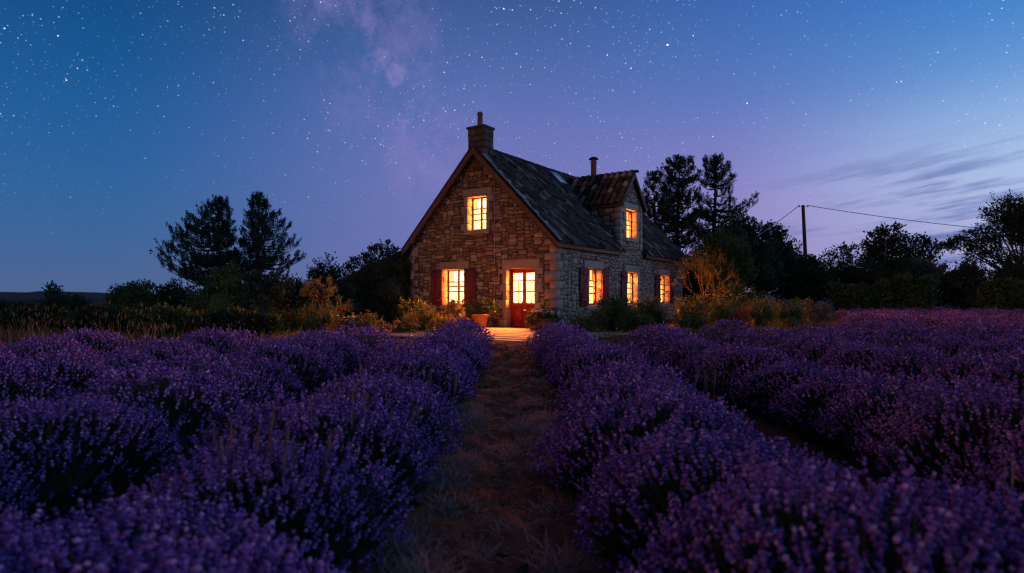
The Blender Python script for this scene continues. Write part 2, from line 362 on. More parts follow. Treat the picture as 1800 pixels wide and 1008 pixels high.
def stone_geo(mp, a0, a1, z0, z1, front, back, jit=.018, ch=.22, bev=.018):
    w, h = a1-a0, z1-z0; s_ = min(w, h)
    cs = [s_*ch*rnd.uniform(.35, 1.25) for _ in range(8)]
    o = [(a0+cs[0], z0), (a1-cs[1], z0), (a1, z0+cs[2]), (a1, z1-cs[3]), (a1-cs[4], z1), (a0+cs[5], z1), (a0, z1-cs[6]), (a0, z0+cs[7])]
    o = [(p+rnd.uniform(-jit, jit), q+rnd.uniform(-jit, jit)) for p, q in o]
    ca, cz = (a0+a1)/2, (z0+z1)/2
    tl = rnd.uniform(-.06, .06); tz = rnd.uniform(-.08, .08)
    f = 1-bev*2/s_
    v = [mp(p, q, back) for p, q in o]+[mp(p, q, front-bev) for p, q in o]+[mp(ca+(p-ca)*f, cz+(q-cz)*f, front+(p-ca)*tl+(q-cz)*tz) for p, q in o]
    F = [(i, (i+1) % 8, 8+(i+1) % 8, 8+i) for i in range(8)]+[(8+i, 8+(i+1) % 8, 16+(i+1) % 8, 16+i) for i in range(8)]+[tuple(range(16, 24))]
    return np.array(v), F, np.array(mp(ca, cz, (front+back)/2))
def put_stone(geo, mat, parent, name='stone'):
    v, F, c_ = geo
    return M().add(v, F).build(name, mat, parent, origin=c_)
def rubble(mp, a0, a1, z0, z1, inside, blocked, parent, view, cell=.067, gap=.009, mat='stone'):
    na, nz = int((a1-a0)/cell), int((z1-z0)/cell)
    A, Z = np.meshgrid(a0+(np.arange(na)+.5)*cell, z0+(np.arange(nz)+.5)*cell, indexing='ij')
    occ = ~inside(A, Z)
    for b in blocked: occ |= (A > b[0]-.02) & (A < b[1]+.02) & (Z > b[2]-.02) & (Z < b[3]+.02)
    for j in range(nz):
        for i in range(na):
            if occ[i, j]: continue
            hh = rnd.choice((1, 2, 2, 2, 2, 3)); ww = rnd.choice((3, 4, 4, 5, 5, 6, 7)) if hh > 1 else rnd.choice((3, 4, 5, 6, 7))
            w = 1
            while w < ww and i+w < na and not occ[i+w, j]: w += 1
            h = 1
            while h < hh and j+h < nz and not occ[i:i+w, j+h].any(): h += 1
            if i+w < na-1 and not occ[i+w, j] and occ[i+w+1, j]: w += 1 if not occ[i:i+w+1, j:j+h].any() else 0
            occ[i:i+w, j:j+h] = True
            p0, p1, q0, q1 = a0+i*cell, a0+(i+w)*cell, z0+j*cell, z0+(j+h)*cell
            wa = .035*math.sin(q0*3.1+p0*1.7)+.02*math.sin(q0*7+1); wz = .030*math.sin(p0*2.3+q0*.9)+.018*math.sin(p0*5.7+2)
            geo = stone_geo(mp, p0+gap+wa*.6, p1-gap+wa*.6, q0+gap+wz, q1-gap+wz, rnd.uniform(-.004, .030), -.06, .018, .40, .024)
            STONES.append((w*h*view((p0+p1)/2), geo, parent, mat))
def surround(mp, a0, a1, z0, z1, parent, blocked, lint=.32, sill=True, jl=True, jr=True, D=.44):
    o = .024; blocked.append((a0, a1, z0, z1))
    ext = rnd.uniform(.20, .26)
    r = (a0-ext, a1+ext, z1, z1+lint); blocked.append(r); put_stone(stone_geo(mp, r[0]+.006, r[1]-.006, r[2], r[3]-.006, o+.006, -D, .006, .06, .012), 'dressed', parent, 'lintel')
    if sill:
        r = (a0-.14, a1+.14, z0-.17, z0); blocked.append(r); put_stone(stone_geo(mp, r[0], r[1], r[2]+.006, r[3], o+.05, -D, .004, .06, .012), 'dressed', parent, 'window_sill')
    for side, on in ((0, jl), (1, jr)):
        if not on: continue
        z = z0; long = rnd.random() < .5
        while z < z1-.05:
            h = rnd.uniform(.28, .42); h = h if z+h < z1-.16 else z1-z
            w = rnd.uniform(.30, .40) if long else rnd.uniform(.16, .22)
            r = (a0-w, a0, z, z+h) if side == 0 else (a1, a1+w, z, z+h); blocked.append(r)
            put_stone(stone_geo(mp, r[0]+(.006 if side == 0 else 0), r[1]-(.006 if side else 0), z+.005, z+h-.005, o, -D, .004, .05, .01), 'dressed', parent, 'jamb_stone')
            z += h; long = not long
def bars(m, mp, a0, a1, z0, z1, o0, o1):
    A = np.array([mp(a0, z0, o0), mp(a1, z1, o1)]); m.box(A.min(0), A.max(0))
def curtain(mp, a0, a1, z0, z1, o, mat, parent):
    m = M(); na = 40; aa = np.linspace(a0, a1, na); zz = np.linspace(z0, z1, 3)
    v = [mp(a, z, o+.012*math.sin((a-a0)*38+z*.6)+.006*math.sin((a-a0)*83)) for z in zz for a in aa]
    f = [(j*na+i, j*na+i+1, (j+1)*na+i+1, (j+1)*na+i) for j in range(2) for i in range(na-1)]
    m.add(v, f).build('curtain', mat, parent, smooth=True)
def spill_light(mp, a0, a1, z0, z1, watts, col, parent, o):
    """the lamp-lit room behind the curtain throws its light out through the opening"""
    l = bpy.data.lights.new('spill_light', 'AREA'); l.shape = 'RECTANGLE'; l.size = a1-a0-.12; l.size_y = z1-z0-.12; l.energy = watts*(a1-a0)*(z1-z0); l.color = col; l.spread = math.radians(125)
    o_ = bpy.data.objects.new('spill_light', l); COL.objects.link(o_); o_.parent = parent
    p = Vector(mp((a0+a1)/2, (z0+z1)/2, o-.075)); o_.location = p
    o_.rotation_euler = (Vector(mp((a0+a1)/2, (z0+z1)/2, 1.0))-p).to_track_quat('-Z', 'Z').to_euler()
def window(mp, a0, a1, z0, z1, ncol, rows, lit, o=-.25):
    fr = M(); t = .055
    bars(fr, mp, a0, a0+t, z0, z1, o-.05, o); bars(fr, mp, a1-t, a1, z0, z1, o-.05, o)
    bars(fr, mp, a0+t, a1-t, z0, z0+.08, o-.05, o+.004); bars(fr, mp, a0+t, a1-t, z1-t, z1, o-.05, o+.004)
    cols = np.linspace(a0+t, a1-t, ncol+1)
    for c_ in cols[1:-1]: bars(fr, mp, c_-.045, c_+.045, z0+.08, z1-t, o-.048, o+.008)
    w = fr.build('window', 'sash', house)
    zr = [z0+.08+(z1-t-z0-.08)*q for q in rows]
    for i in range(ncol):
        c0 = cols[i]+(.045 if i else 0); c1 = cols[i+1]-(.045 if i < ncol-1 else 0)
        for q in zr[1:-1]:
            b = M(); bars(b, mp, c0, c1, q-.023, q+.023, o-.042, o-.008); b.build('glazing_bar', 'sash', w)
        for q0, q1 in zip(zr, zr[1:]):
            b = M(); bars(b, mp, c0, c1, q0+(.023 if q0 != zr[0] else 0), q1-(.023 if q1 != zr[-1] else 0), o-.03, o-.024); b.build('pane', 'glass', w)
    rb = M(); rb.add([mp(a0-.25, z0-.25, o-.48), mp(a1+.25, z0-.25, o-.48), mp(a1+.25, z1+.25, o-.48), mp(a0-.25, z1+.25, o-.48)], [(0, 1, 2, 3)]); rb.build('room_wall', lit, w)
    curtain(mp, a0-.02, a1+.02, z0-.02, z0+(z1-z0)*rows[-2]-.01, o-.11, 'cafe' if lit == 'lit' else 'cafe2', w)
    cw_ = (a1-a0)*rnd.uniform(.13, .19)
    curtain(mp, a0-.1, a0+cw_, z0-.02, z1+.05, o-.16, 'drape', w); curtain(mp, a1-cw_, a1+.1, z0-.02, z1+.05, o-.16, 'drape', w)
    if lit == 'lit' or rnd.random() < .6:
        sb = M(); cx2 = a0+(a1-a0)*rnd.uniform(.3, .7); c3_ = mp(cx2, z0+.085, o-.08); sb.lathe([(.0, 0), (.045, .0), (.06, .08), (.035, .15), (.05, .17)], 10, c3_); sb.build('vase', 'sill', w)
    spill_light(mp, a0, a1, z0, z1, WATT*(.26 if a0 > 9 else .5 if mp is sid else .75), (1, .20, .018), w, o)
    return w
def shutter(mp, a0, a1, z0, z1, flip=1, mat='shutter'):
    o = .045; n = 4; w = (a1-a0)/n
    b = M(); zs = (z0+.22, z1-.22); 
    for z in zs: bars(b, mp, a0+.02, a1-.02, z-.05, z+.05, o+.028, o+.055)
    p, q = (a0+.05, a1-.05) if flip > 0 else (a1-.05, a0+.05)
    d_ = np.array((q-p, zs[1]-zs[0]-.1)); nn = np.array((-d_[1], d_[0]))/np.hypot(*d_)*.04
    c4 = [np.array((p, zs[0]+.05))+nn, np.array((p, zs[0]+.05))-nn, np.array((q, zs[1]-.05))-nn, np.array((q, zs[1]-.05))+nn]
    b.add([mp(*c_, o+.028) for c_ in c4]+[mp(*c_, o+.052) for c_ in c4], [(0,1,2,3),(4,5,6,7),(0,1,5,4),(1,2,6,5),(2,3,7,6),(3,0,4,7)])
    s_ = b.build('shutter', mat, house)
    for i in range(n):
        m = M(); bars(m, mp, a0+i*w+.004, a0+(i+1)*w-.004, z0+rnd.uniform(-.004, .004), z1+rnd.uniform(-.004, .004), o, o+.027+rnd.uniform(-.003, .0)); m.build('plank', mat, s_)
    h = M()
    for z in zs: bars(h, mp, (a1 if flip > 0 else a0)-.04, (a1 if flip > 0 else a0)+.04, z-.018, z+.018, o-.02, o+.062)
    h.build('hinge', 'metal', s_)
# --- gable wall
DOOR = (-2.26, -.95, .02, 2.31); GW = (-5.52, -4.35, .87, 2.36); AW = (-4.20, -3.24, 3.91, 5.28)
gtop = lambda a: EV+SL*(min(-a, a+Wd_))
m = M(); wall_mesh(m, gab, -Wd_, 0, gtop, [RX], [DOOR, GW, AW], -.022)
gw = m.build('gable_wall', 'mortar', house); blk = []
surround(gab, *GW, gw, blk); surround(gab, *AW, gw, blk); surround(gab, *DOOR, gw, blk, lint=.36, sill=False)
def quoins(mp_pairs, z1, parent):
    z = 0.0; i = 0
    while z < z1-.08:
        h = rnd.uniform(.27, .40); h = h if z+h < z1-.2 else z1-z
        mp_pairs(z, h, i % 2, parent); z += h; i += 1
def corner_q(z, h, alt, parent):
    a = .50 if alt else .28; b = .26 if alt else .46; e = .022
    m = M(); lo = (-a, -e, z+.006); hi = (e, b, z+h-.006); m.box(lo, hi)
    v = m.v[0]; v += R.uniform(-.006, .006, v.shape); blk.append((-a, 0, z, z+h)); sblk.append((0, b, z, z+h))
    m.build('quoin', 'dressed', parent, origin=v.mean(0))
def left_q(z, h, alt, parent):
    a = .50 if alt else .28; m = M(); m.box((-Wd_-.022, -.022, z+.006), (-Wd_+a, .30, z+h-.006)); v = m.v[0]; v += R.uniform(-.006, .006, v.shape)
    blk.append((-Wd_, -Wd_+a, z, z+h)); m.build('quoin', 'dressed', parent, origin=v.mean(0))
sblk = []
quoins(corner_q, EV-.02, gw); quoins(left_q, EV-.02, gw)
rubble(gab, -.98, -.24, 0, 2.95, lambda A, Z: Z < 2.9, blk, gw, lambda a: 1.0, cell=.115); blk.append((-.95, -.24, -.1, 2.9))      # squared blocks between door and corner
rubble(gab, -Wd_+.01, -.01, 0, RZ, lambda A, Z: Z < EV+SL*np.minimum(-A, A+Wd_)-.05, blk, gw, lambda a: .9)
# --- side wall with its three windows, and the wall dormer standing on it
S1, S2, S3 = (2.40, 3.62, .87, 2.38), (6.15, 7.42, .87, 2.36), (10.2, 11.5, .87, 2.34)
D0, D1, DEV, DRZ = 5.48, 7.96, 5.50, 6.86; DC = (D0+D1)/2; DSL = (DRZ-DEV)/(DC-D0); DW = (6.12, 7.30, 3.90, 5.22)
m = M(); wall_mesh(m, sid, 0, Ln, lambda a: EV-.02, [], [S1, S2, S3], -.022); sw = m.build('side_wall', 'mortar', house)
for s_ in (S1, S2, S3): surround(sid, *s_, sw, sblk)
rubble(sid, .01, Ln-.01, 0, EV, lambda A, Z: Z < EV-.05, sblk, sw, lambda a: .5*(24/(23+a*.82))**2, cell=.070, mat='stone_skylit')
m = M(); m.box((-Wd_, Ln-.3, -.2), (-.03, Ln, EV)); m.add([(-Wd_, Ln, EV), (0, Ln, EV), (RX, Ln, RZ)], [(0, 1, 2)]); m.box((-Wd_, .05, -.2), (-Wd_+.3, Ln-.31, EV)); m.build('rear_wall', 'mortar', house)
m = M(); dtop = lambda a: DEV+DSL*min(a-D0, D1-a)
bs = [D0, DW[0], DC, DW[1], D1]
for p, q in zip(bs, bs[1:]):
    zz = [(EV-.02, dtop(p), dtop(q))] if not (DW[0] <= (p+q)/2 <= DW[1]) else [(EV-.02, DW[2], DW[2]), (DW[3], dtop(p), dtop(q))]
    for lo, h0, h1 in zz: m.add([sid(p, lo, -.022), sid(q, lo, -.022), sid(q, h1, -.022), sid(p, h0, -.022)], [(0, 1, 2, 3)])
m.add([(0, D0+.02, EV), (0, D0+.02, DEV), (-(DEV-EV)/SL, D0+.02, DEV)], [(0, 1, 2)]); m.add([(0, D1-.02, EV), (0, D1-.02, DEV), (-(DEV-EV)/SL, D1-.02, DEV)], [(0, 1, 2)])
dw = m.build('dormer_wall', 'mortar', house); dblk = []
surround(sid, *DW, dw, dblk, lint=.30)
z = EV+.0; i = 0
while z < DEV-.06:                                   # dressed corner stones of the dormer
    h = rnd.uniform(.28, .40); h = h if z+h < DEV-.2 else DEV-z
    for lo, hi in (((D0-.012), D0+(.30 if i % 2 else .22)), (D1-(.22 if i % 2 else .30), D1+.012)):
        b = M(); b.box((-(.26 if i % 2 else .40), lo, z+.006), (.024, hi, z+h-.006)); v = b.v[0]; v += R.uniform(-.005, .005, v.shape); b.build('quoin', 'dressed', dw, origin=v.mean(0)); dblk.append((lo, hi, z, z+h))
    z += h; i += 1
rubble(sid, D0, D1, EV, DRZ, lambda A, Z: Z < DEV+DSL*np.minimum(A-D0, D1-A)-.03, dblk, dw, lambda a: .5, mat='stone_skylit')
chk = lambda a, z, o: (a, D0+.01-o, z)
rubble(chk, -2.1, -.28, EV, DEV, lambda A, Z: (Z > EV-SL*A+.0) & (Z < DEV-.03), [], dw, lambda a: .8, cell=.10)
# --- windows, shutters, door
TR = (0, .30, .52, .70, 1); 
window(gab, *GW, 2, (0, .36, .52, .66, 1), 'lit', -.32); window(gab, *AW, 2, (0, .30, .50, .67, 1), 'lit', -.32)
for s_ in (S1, S2, S3): window(sid, *s_, 2, (0, .30, .50, .68, 1), 'lit2')
window(sid, *DW, 2, (0, .30, .48, .66, 1), 'lit2')
shutter(gab, GW[0]-.64, GW[0]-.01, .87, 2.36, 1); shutter(gab, GW[1]+.01, GW[1]+.62, .87, 2.36, -1)
shutter(sid, S1[0]-.67, S1[0]-.01, .87, 2.38, 1); shutter(sid, S1[1]+.01, S1[1]+.66, .87, 2.38, -1)
shutter(sid, S2[0]-.60, S2[0]-.01, .87, 2.36, 1)
shutter(sid, S3[0]-.68, S3[0]-.01, .87, 2.34, 1); shutter(sid, S3[1]+.01, S3[1]+.64, .87, 2.34, -1)
m = M(); a0, a1, z0, z1 = DOOR; o = -.29
bars(m, gab, a0, a0+.06, z0, z1, o-.07, o+.01); bars(m, gab, a1-.06, a1, z0, z1, o-.07, o+.01); bars(m, gab, a0+.06, a1-.06, z1-.06, z1, o-.07, o+.012)
dfr = m.build('door_frame', 'red', house); M().add([gab(a0-.2, .7, o-.6), gab(a1+.2, .7, o-.6), gab(a1+.2, z1+.2, o-.6), gab(a0-.2, z1+.2, o-.6)], [(0, 1, 2, 3)]).build('room_wall', 'lit', dfr)
curtain(gab, a0+.05, a0+.42, .9, 1.80, o-.11, 'cafe', dfr); curtain(gab, a0+.52, a1-.10, .9, 1.82, o-.12, 'cafe', dfr)
b = M(); b.box(gab(a0+.2, .80, o-.5), gab(a1-.1, .84, o-.25)); b.lathe([(0, 0), (.10, 0), (.13, .12), (.06, .22), (.08, .26)], 12, gab(a0+.38, .84, o-.4)); b.lathe([(.02, 0), (.02, .22), (.12, .22), (.07, .40)], 12, gab(a1-.35, .84, o-.4)); b.build('table', 'sill', dfr)
spill_light(gab, a0, a1, .95, z1, WATT*1.5, (1, .22, .021), dfr, o)
mid_ = (a0+a1)/2
for l0, l1, hs in ((a0+.062, mid_-.004, 1), (mid_+.004, a1-.062, -1)):
    m = M(); zb = (.98, 1.42, 1.84, z1-.17)
    bars(m, gab, l0, l0+.075, z0, z1-.062, o-.05, o); bars(m, gab, l1-.075, l1, z0, z1-.062, o-.05, o)
    bars(m, gab, l0+.075, l1-.075, z0, z0+.16, o-.05, o-.001); bars(m, gab, l0+.075, l1-.075, .86, .98, o-.05, o-.001); bars(m, gab, l0+.075, l1-.075, z1-.17, z1-.062, o-.05, o-.001)
    leaf = m.build('door', 'red', house)
    m = M(); bars(m, gab, l0+.076, l1-.076, z0+.16, .86, o-.04, o-.022); bars(m, gab, l0+.12, l1-.12, z0+.21, .81, o-.0221, o-.010); m.build('door_panel', 'red', leaf)
    for q in zb[1:3]:
        m = M(); bars(m, gab, l0+.076, l1-.076, q-.022, q+.022, o-.045, o-.006); m.build('glazing_bar', 'red', leaf)
    m = M(); c_ = (l0+l1)/2; bars(m, gab, c_-.017, c_+.017, .98, zb[2]-.024, o-.044, o-.012); m.build('glazing_bar', 'red', leaf)
    for q0, q1 in zip(zb, zb[1:]):
        m = M(); bars(m, gab, l0+.076, l1-.076, q0+.024, q1-.024, o-.030, o-.024); m.build('pane', 'glass', leaf)
    if hs == 1:
        m = M(); c_ = l1-.037; bars(m, gab, c_-.018, c_+.018, .93, 1.11, o+.001, o+.010); m.tube([gab(c_, 1.04, o+.01), gab(c_, 1.04, o+.05), gab(c_-.10, 1.04, o+.055)], .009, 6); m.build('handle', 'brass', leaf)
m = M(); bars(m, gab, a0-.1, a1+.1, -.08, .018, -.40, .16); m.build('door_step', 'dressed', house)
# objects for the stones that show largest, the rest joined per wall
STONES.sort(key=lambda s_: -s_[0]); rest = {}
for n_, (sc, geo, par, mt_) in enumerate(STONES):
    if n_ < 300: put_stone(geo, mt_, par)
    else: rest.setdefault(par.name, (par, M(), mt_))[1].add(geo[0], geo[1])
for par, m, mt_ in rest.values(): m.build('stone_infill', mt_, par, stuff=True)
# --- roof
nrm_ = np.array((SL, 0, 1.0)); nrm_ /= np.linalg.norm(nrm_); dn = np.array((1.0, 0, -SL)); dn /= np.linalg.norm(dn)
OV = .24                                             # overhang at the gables
def on_roof(x, y, h=0.0): return np.array((x, y, EV-SL*x))+nrm_*h
def slab(m, c4, n, t):
    c4 = [np.array(c_) for c_ in c4]; m.add(c4+[c_+np.array(n)*t for c_ in c4], [(0,1,2,3),(4,5,6,7),(0,1,5,4),(1,2,6,5),(2,3,7,6),(3,0,4,7)])
xe = .20
zcut = -(DEV-EV)/SL
m = M()
for y0, y1 in ((-OV, D0-.03), (D1+.03, Ln+OV)): slab(m, [on_roof(xe, y0), on_roof(xe, y1), on_roof(RX, y1), on_roof(RX, y0)], nrm_, .06)
slab(m, [on_roof(-.35, D0-.03), on_roof(-.35, D1+.03), on_roof(RX, D1+.03), on_roof(RX, D0-.03)], nrm_, .058)
nb = np.array((-nrm_[0], 0, nrm_[2]))
bk = lambda x, y: np.array((2*RX-x, y, EV-SL*x))
slab(m, [bk(xe, -OV), bk(xe, Ln+OV), bk(RX, Ln+OV), bk(RX, -OV)], nb, .13)
roof = m.build('roof', 'deck', house)
def tile_geo(w, L, rise, t=.016, seg=4, taper=.9):
    v = []; f = []
    for yy, k_ in ((-L/2, 1.0), (L/2, taper)):
        for top_ in (0, 1):
            for i in range(seg+1):
                u = i/seg*2-1; v.append((u*w/2*k_, yy, rise*(1-u*u)+(t if top_ else 0)))
    n = seg+1
    for i in range(seg):
        f += [(n+i, n+i+1, 3*n+i+1, 3*n+i), (2*n+i, 2*n+i+1, 3*n+i+1, 3*n+i), (i, i+1, n+i+1, n+i)]
    f += [(0, n, 3*n, 2*n), (seg, n+seg, 3*n+seg, 2*n+seg)]
    return np.array(v), f
def basis(c_, ax, ay, az_, tilt=0.0, yaw=0.0, roll=0.0):
    from mathutils import Matrix
    B = Matrix(((ax[0], ay[0], az_[0], c_[0]), (ax[1], ay[1], az_[1], c_[1]), (ax[2], ay[2], az_[2], c_[2]), (0, 0, 0, 1)))
    return B @ Matrix.Rotation(yaw, 4, 'Z') @ Matrix.Rotation(tilt, 4, 'X') @ Matrix.Rotation(roll, 4, 'Y')
def lay_tiles(slots, geos, mat, parent, n_single):
    """slots sorted so that those that show largest come first"""
    meshes = []
    for v, f in geos: meshes.append(M().add(v, f).mesh('tile', mat, smooth=False))
    m = M()
    for n, B in enumerate(slots):
        q = n % len(geos)
        if n < n_single:
            o_ = bpy.data.objects.new('tile', meshes[q]); COL.objects.link(o_); o_.parent = parent; o_.matrix_local = B
        else:
            A = np.array(B); v = geos[q][0]@A[:3, :3].T+A[:3, 3]; m.add(v, geos[q][1])
    if m.n: m.build('tile_field', mat, parent, stuff=True)
SKY = (-3.62, -2.92, 5.05, 5.98)                       # skylight x0,x1,y0,y1
slots = []; slen = math.hypot(xe-RX, (xe-RX)*SL); exp = .30; tw = .265
nr = int(slen/exp)+1
for r in range(nr):
    s_ = .08+r*exp
    x = xe-dn[0]*s_+.03
    if x < RX+.05: continue
    n = int((Ln+2*OV)/tw)
    for c_ in range(n):
        y = -OV+(c_+.5+(.5 if r % 2 else 0))*tw+rnd.uniform(-.012, .012)
        if y > Ln+OV-.05: continue
        zz = EV-SL*x
        if D0-.12 < y < D1+.12 and x > -.30: continue
        if D0-.2 < y < D1+.2 and zz < DRZ+.10-DSL*abs(y-DC): continue
        if SKY[0]-.14 < x < SKY[1]+.12 and SKY[2]-.08 < y < SKY[3]+.08: continue
        if y < .66 and x < RX+.48: continue
        slots.append((y+.25*abs(x), basis(on_roof(x, y, .078+rnd.uniform(-.006, .040)), (0, 1, 0), -dn, nrm_, -rnd.gauss(.075, .02), rnd.gauss(0, .045), rnd.gauss(0, .06))))
slots.sort(key=lambda s_: s_[0])
tg = [tile_geo(tw*k_*.80, .44*l_, .072*r_, .032) for k_, l_, r_ in ((1.0, 1, 1), (.96, .96, 1.3), (1.04, 1.05, .8), (.92, 1.0, 1.5), (1.0, .92, .6))]
# dormer roof
droof_m = M(); dn1 = np.array((0, -1.0, -DSL)); dn1 /= np.linalg.norm(dn1); n1 = np.array((0, -DSL, 1.0)); n1 /= np.linalg.norm(n1)
dn2 = dn1*(1, -1, 1); n2 = n1*(1, -1, 1)
xin = -(DRZ-EV)/SL
def dpt(side, x, t, h=0.0):                              # t metres down from the dormer ridge
    return np.array((x, DC, DRZ+.02))+(dn1 if side < 0 else dn2)*t+(n1 if side < 0 else n2)*h
dl = math.hypot(DC-D0, DRZ-DEV)+.22
for sd in (-1, 1): slab(droof_m, [dpt(sd, .16, 0), dpt(sd, xin, 0), dpt(sd, zcut+.22, dl), dpt(sd, .16, dl)], n1 if sd < 0 else n2, .05)
droof = droof_m.build('dormer_roof', 'deck', house)
ds = []; dw_ = .31; dex = .37
for sd in (-1, 1):
    for r in range(7):
        t = .14+r*dex
        if t > dl+.02: continue
        zz = dpt(sd, 0, t)[2]; xl = -(zz-EV)/SL-.06
        for c_ in range(20):
            x = .15-(c_+.5)*dw_+rnd.uniform(-.012, .012)
            if x < xl: continue
            d_ = dn1 if sd < 0 else dn2; nn = n1 if sd < 0 else n2
            ax = np.cross(-d_, nn)
            ds.append((0 if sd < 0 else 1, basis(dpt(sd, x, t, .065+rnd.uniform(-.004, .018)), ax, -d_, nn, -.13+rnd.gauss(0, .03), rnd.gauss(0, .07), rnd.gauss(0, .07))))
ds.sort(key=lambda s_: s_[0])
dg = [tile_geo(dw_*k_*.82, .48*l_, .095*r_, .024, seg=5) for k_, l_, r_ in ((1.0, 1, 1), (.95, .96, 1.15), (1.03, 1.04, .85))]
lay_tiles([s_[1] for s_ in ds], dg, 'dtile', droof, 95)
lay_tiles([s_[1] for s_ in slots], tg, 'tile', roof, 205)
rg, rf = tile_geo(.30, .44, .085, seg=6)
rm_ = M().add(rg, rf).mesh('ridge_tile', 'tile')
y = .72
while y < Ln+OV-.1:
    o_ = bpy.data.objects.new('ridge_tile', rm_); COL.objects.link(o_); o_.parent = roof
    o_.matrix_local = basis((RX+rnd.uniform(-.01, .01), y, RZ+.105+rnd.uniform(-.008, .012)), (1, 0, 0), (0, 1, 0), (0, 0, 1), .03, rnd.gauss(0, .03)); y += .40
x = .10
while x > xin+.1:
    o_ = bpy.data.objects.new('ridge_tile', rm_); COL.objects.link(o_); o_.parent = droof
    o_.matrix_local = basis((x, DC+rnd.uniform(-.01, .01), DRZ+.075+rnd.uniform(-.006, .01)), (0, 1, 0), (-1, 0, 0), (0, 0, 1), .03, rnd.gauss(0, .03)); x -= .40
# verges, bargeboards, eaves
for nm, y0, y1 in (('front', -OV-.035, -OV), ('back', Ln+OV, Ln+OV+.035)):
    for sg in (0, 1):
        f_ = (lambda x, y: on_roof(x, y)) if sg == 0 else bk
        nn = nrm_ if sg == 0 else nb
        m = M(); v = []
        for y in (y0, y1):
            for x, h in ((xe, .02), (RX, .02), (RX, -.24), (xe, -.24)): v.append(f_(x, y)+nn*h if h > 0 else f_(x, y)+np.array((0, 0, h)))
        m.add(v, [(0,1,2,3),(4,5,6,7),(0,1,5,4),(1,2,6,5),(2,3,7,6),(3,0,4,7)]); m.build('bargeboard', 'timber', house)
for sg in (0, 1):                                     # soffit boards under the front overhang
    f_ = (lambda x, y: on_roof(x, y)) if sg == 0 else bk
    m = M(); m.add([f_(xe, -OV)-(0,0,.03), f_(xe, .0)-(0,0,.03), f_(RX, .0)-(0,0,.03), f_(RX, -OV)-(0,0,.03)], [(0,1,2,3)]); m.build('soffit_board', 'timber', house)
m = M(); t = 0.0; nslate = 11                           # slate verge along the right-hand front edge
for i in range(nslate):
    x0 = xe+.03-(xe-RX-.36)*i/nslate; x1 = xe+.03-(xe-RX-.36)*(i+1)/nslate
    b = M(); slab(b, [on_roof(x0, -OV-.07, .150+.012*(i % 2)), on_roof(x0, -OV+.22, .150+.012*(i % 2)), on_roof(x1+.0, -OV+.22, .140), on_roof(x1, -OV-.07, .140)], nrm_, .02); b.build('verge_slate', 'slate', roof)
m = M()
for y0, y1 in ((-OV, D0-.06), (D1+.06, Ln+OV)):
    b = M(); b.box((.20, y0, EV-.36), (.232, y1, EV-.165)); b.build('eave_board', 'eave', house)
    b = M(); b.box((.022, y0+.03, EV-.345), (.199, y1-.03, EV-.325)); b.build('eave_soffit', 'timber', house)
for sd in (-1, 1):                                    # dormer bargeboards and eave boards
    d_ = dn1 if sd < 0 else dn2; nn = n1 if sd < 0 else n2
    m = M(); v = []
    for x in (.165, .20):
        for t, h in ((0, .03), (dl, .03), (dl, -.16), (0, -.19)): v.append(dpt(sd, x, t)+(nn*h if h > 0 else np.array((0, 0, h))))
    m.add(v, [(0,1,2,3),(4,5,6,7),(0,1,5,4),(1,2,6,5),(2,3,7,6),(3,0,4,7)]); m.build('bargeboard', 'timber', house)
    e = dpt(sd, 0, dl); m = M(); m.box((zcut+.1, min(e[1], e[1]-.03*sd), e[2]-.13), (.16, max(e[1], e[1]-.03*sd), e[2]-.012)); m.build('eave_board', 'timber', house)
# skylight
m = M(); x0, x1, y0, y1 = SKY; fr = .05
for p in ((x0, x0+fr, y0, y1), (x1-fr, x1, y0, y1), (x0+fr, x1-fr, y0, y0+fr), (x0+fr, x1-fr, y1-fr, y1)):
    slab(m, [on_roof(p[0], p[2], .06), on_roof(p[0], p[3], .06), on_roof(p[1], p[3], .06), on_roof(p[1], p[2], .06)], nrm_, .16)
slf = m.build('skylight', 'metal', house)
m = M(); slab(m, [on_roof(x0+fr, y0+fr, .19), on_roof(x0+fr, y1-fr, .19), on_roof(x1-fr, y1-fr, .19), on_roof(x1-fr, y0+fr, .19)], nrm_, .01); m.build('pane', 'skyreflect', slf)
# chimney on the front gable
cx, cw, cd_ = RX+.0, .40, .60; zt = 8.02
m = M(); m.box((cx-cw+.03, -.02, 6.3), (cx+cw-.03, cd_-.03, zt)); chim = m.build('chimney', 'mortar', house)
z = 6.45; r = 0
while z < zt-.05:
    h = rnd.uniform(.22, .32); h = h if z+h < zt-.15 else zt-z
    cuts = [-cw, -cw+(.40 if r % 2 else .62), cw] if h > .2 else [-cw, cw]
    for p, q in zip(cuts, cuts[1:]):
        b = M(); b.box((cx+p+.006, -.05, z+.006), (cx+q-(.006 if q < cw else -.005), .12 if q < cw else (.30 if r % 2 else .22), z+h-.006)); v = b.v[0]; v += R.uniform(-.009, .009, v.shape); b.build('stone', 'soot', chim, origin=v.mean(0))
    b = M(); b.box((cx+.2, (.31 if r % 2 else .23), z+.006), (cx+cw+.005, cd_, z+h-.006)); v = b.v[0]; v += R.uniform(-.009, .009, v.shape); b.build('stone', 'soot', chim, origin=v.mean(0))
    b = M(); b.box((cx-cw-.005, .13, z+.006), (cx-.2, cd_, z+h-.006)); v = b.v[0]; v += R.uniform(-.009, .009, v.shape); b.build('stone', 'soot', chim, origin=v.mean(0))
    z += h; r += 1
b = M(); b.box((cx-cw-.05, -.10, zt+.001), (cx+cw+.05, cd_+.05, zt+.09)); b.build('chimney_cap', 'soot', chim)
b = M(); b.lathe([(.15, 0), (.14, .06), (.115, .10), (.105, .50), (.13, .52), (.13, .56), (.10, .57), (.095, .62), (.075, .62), (.07, .3)], 14, (cx-.02, .26, zt+.10)); b.build('chimney_pot', 'clay', chim, smooth=True)
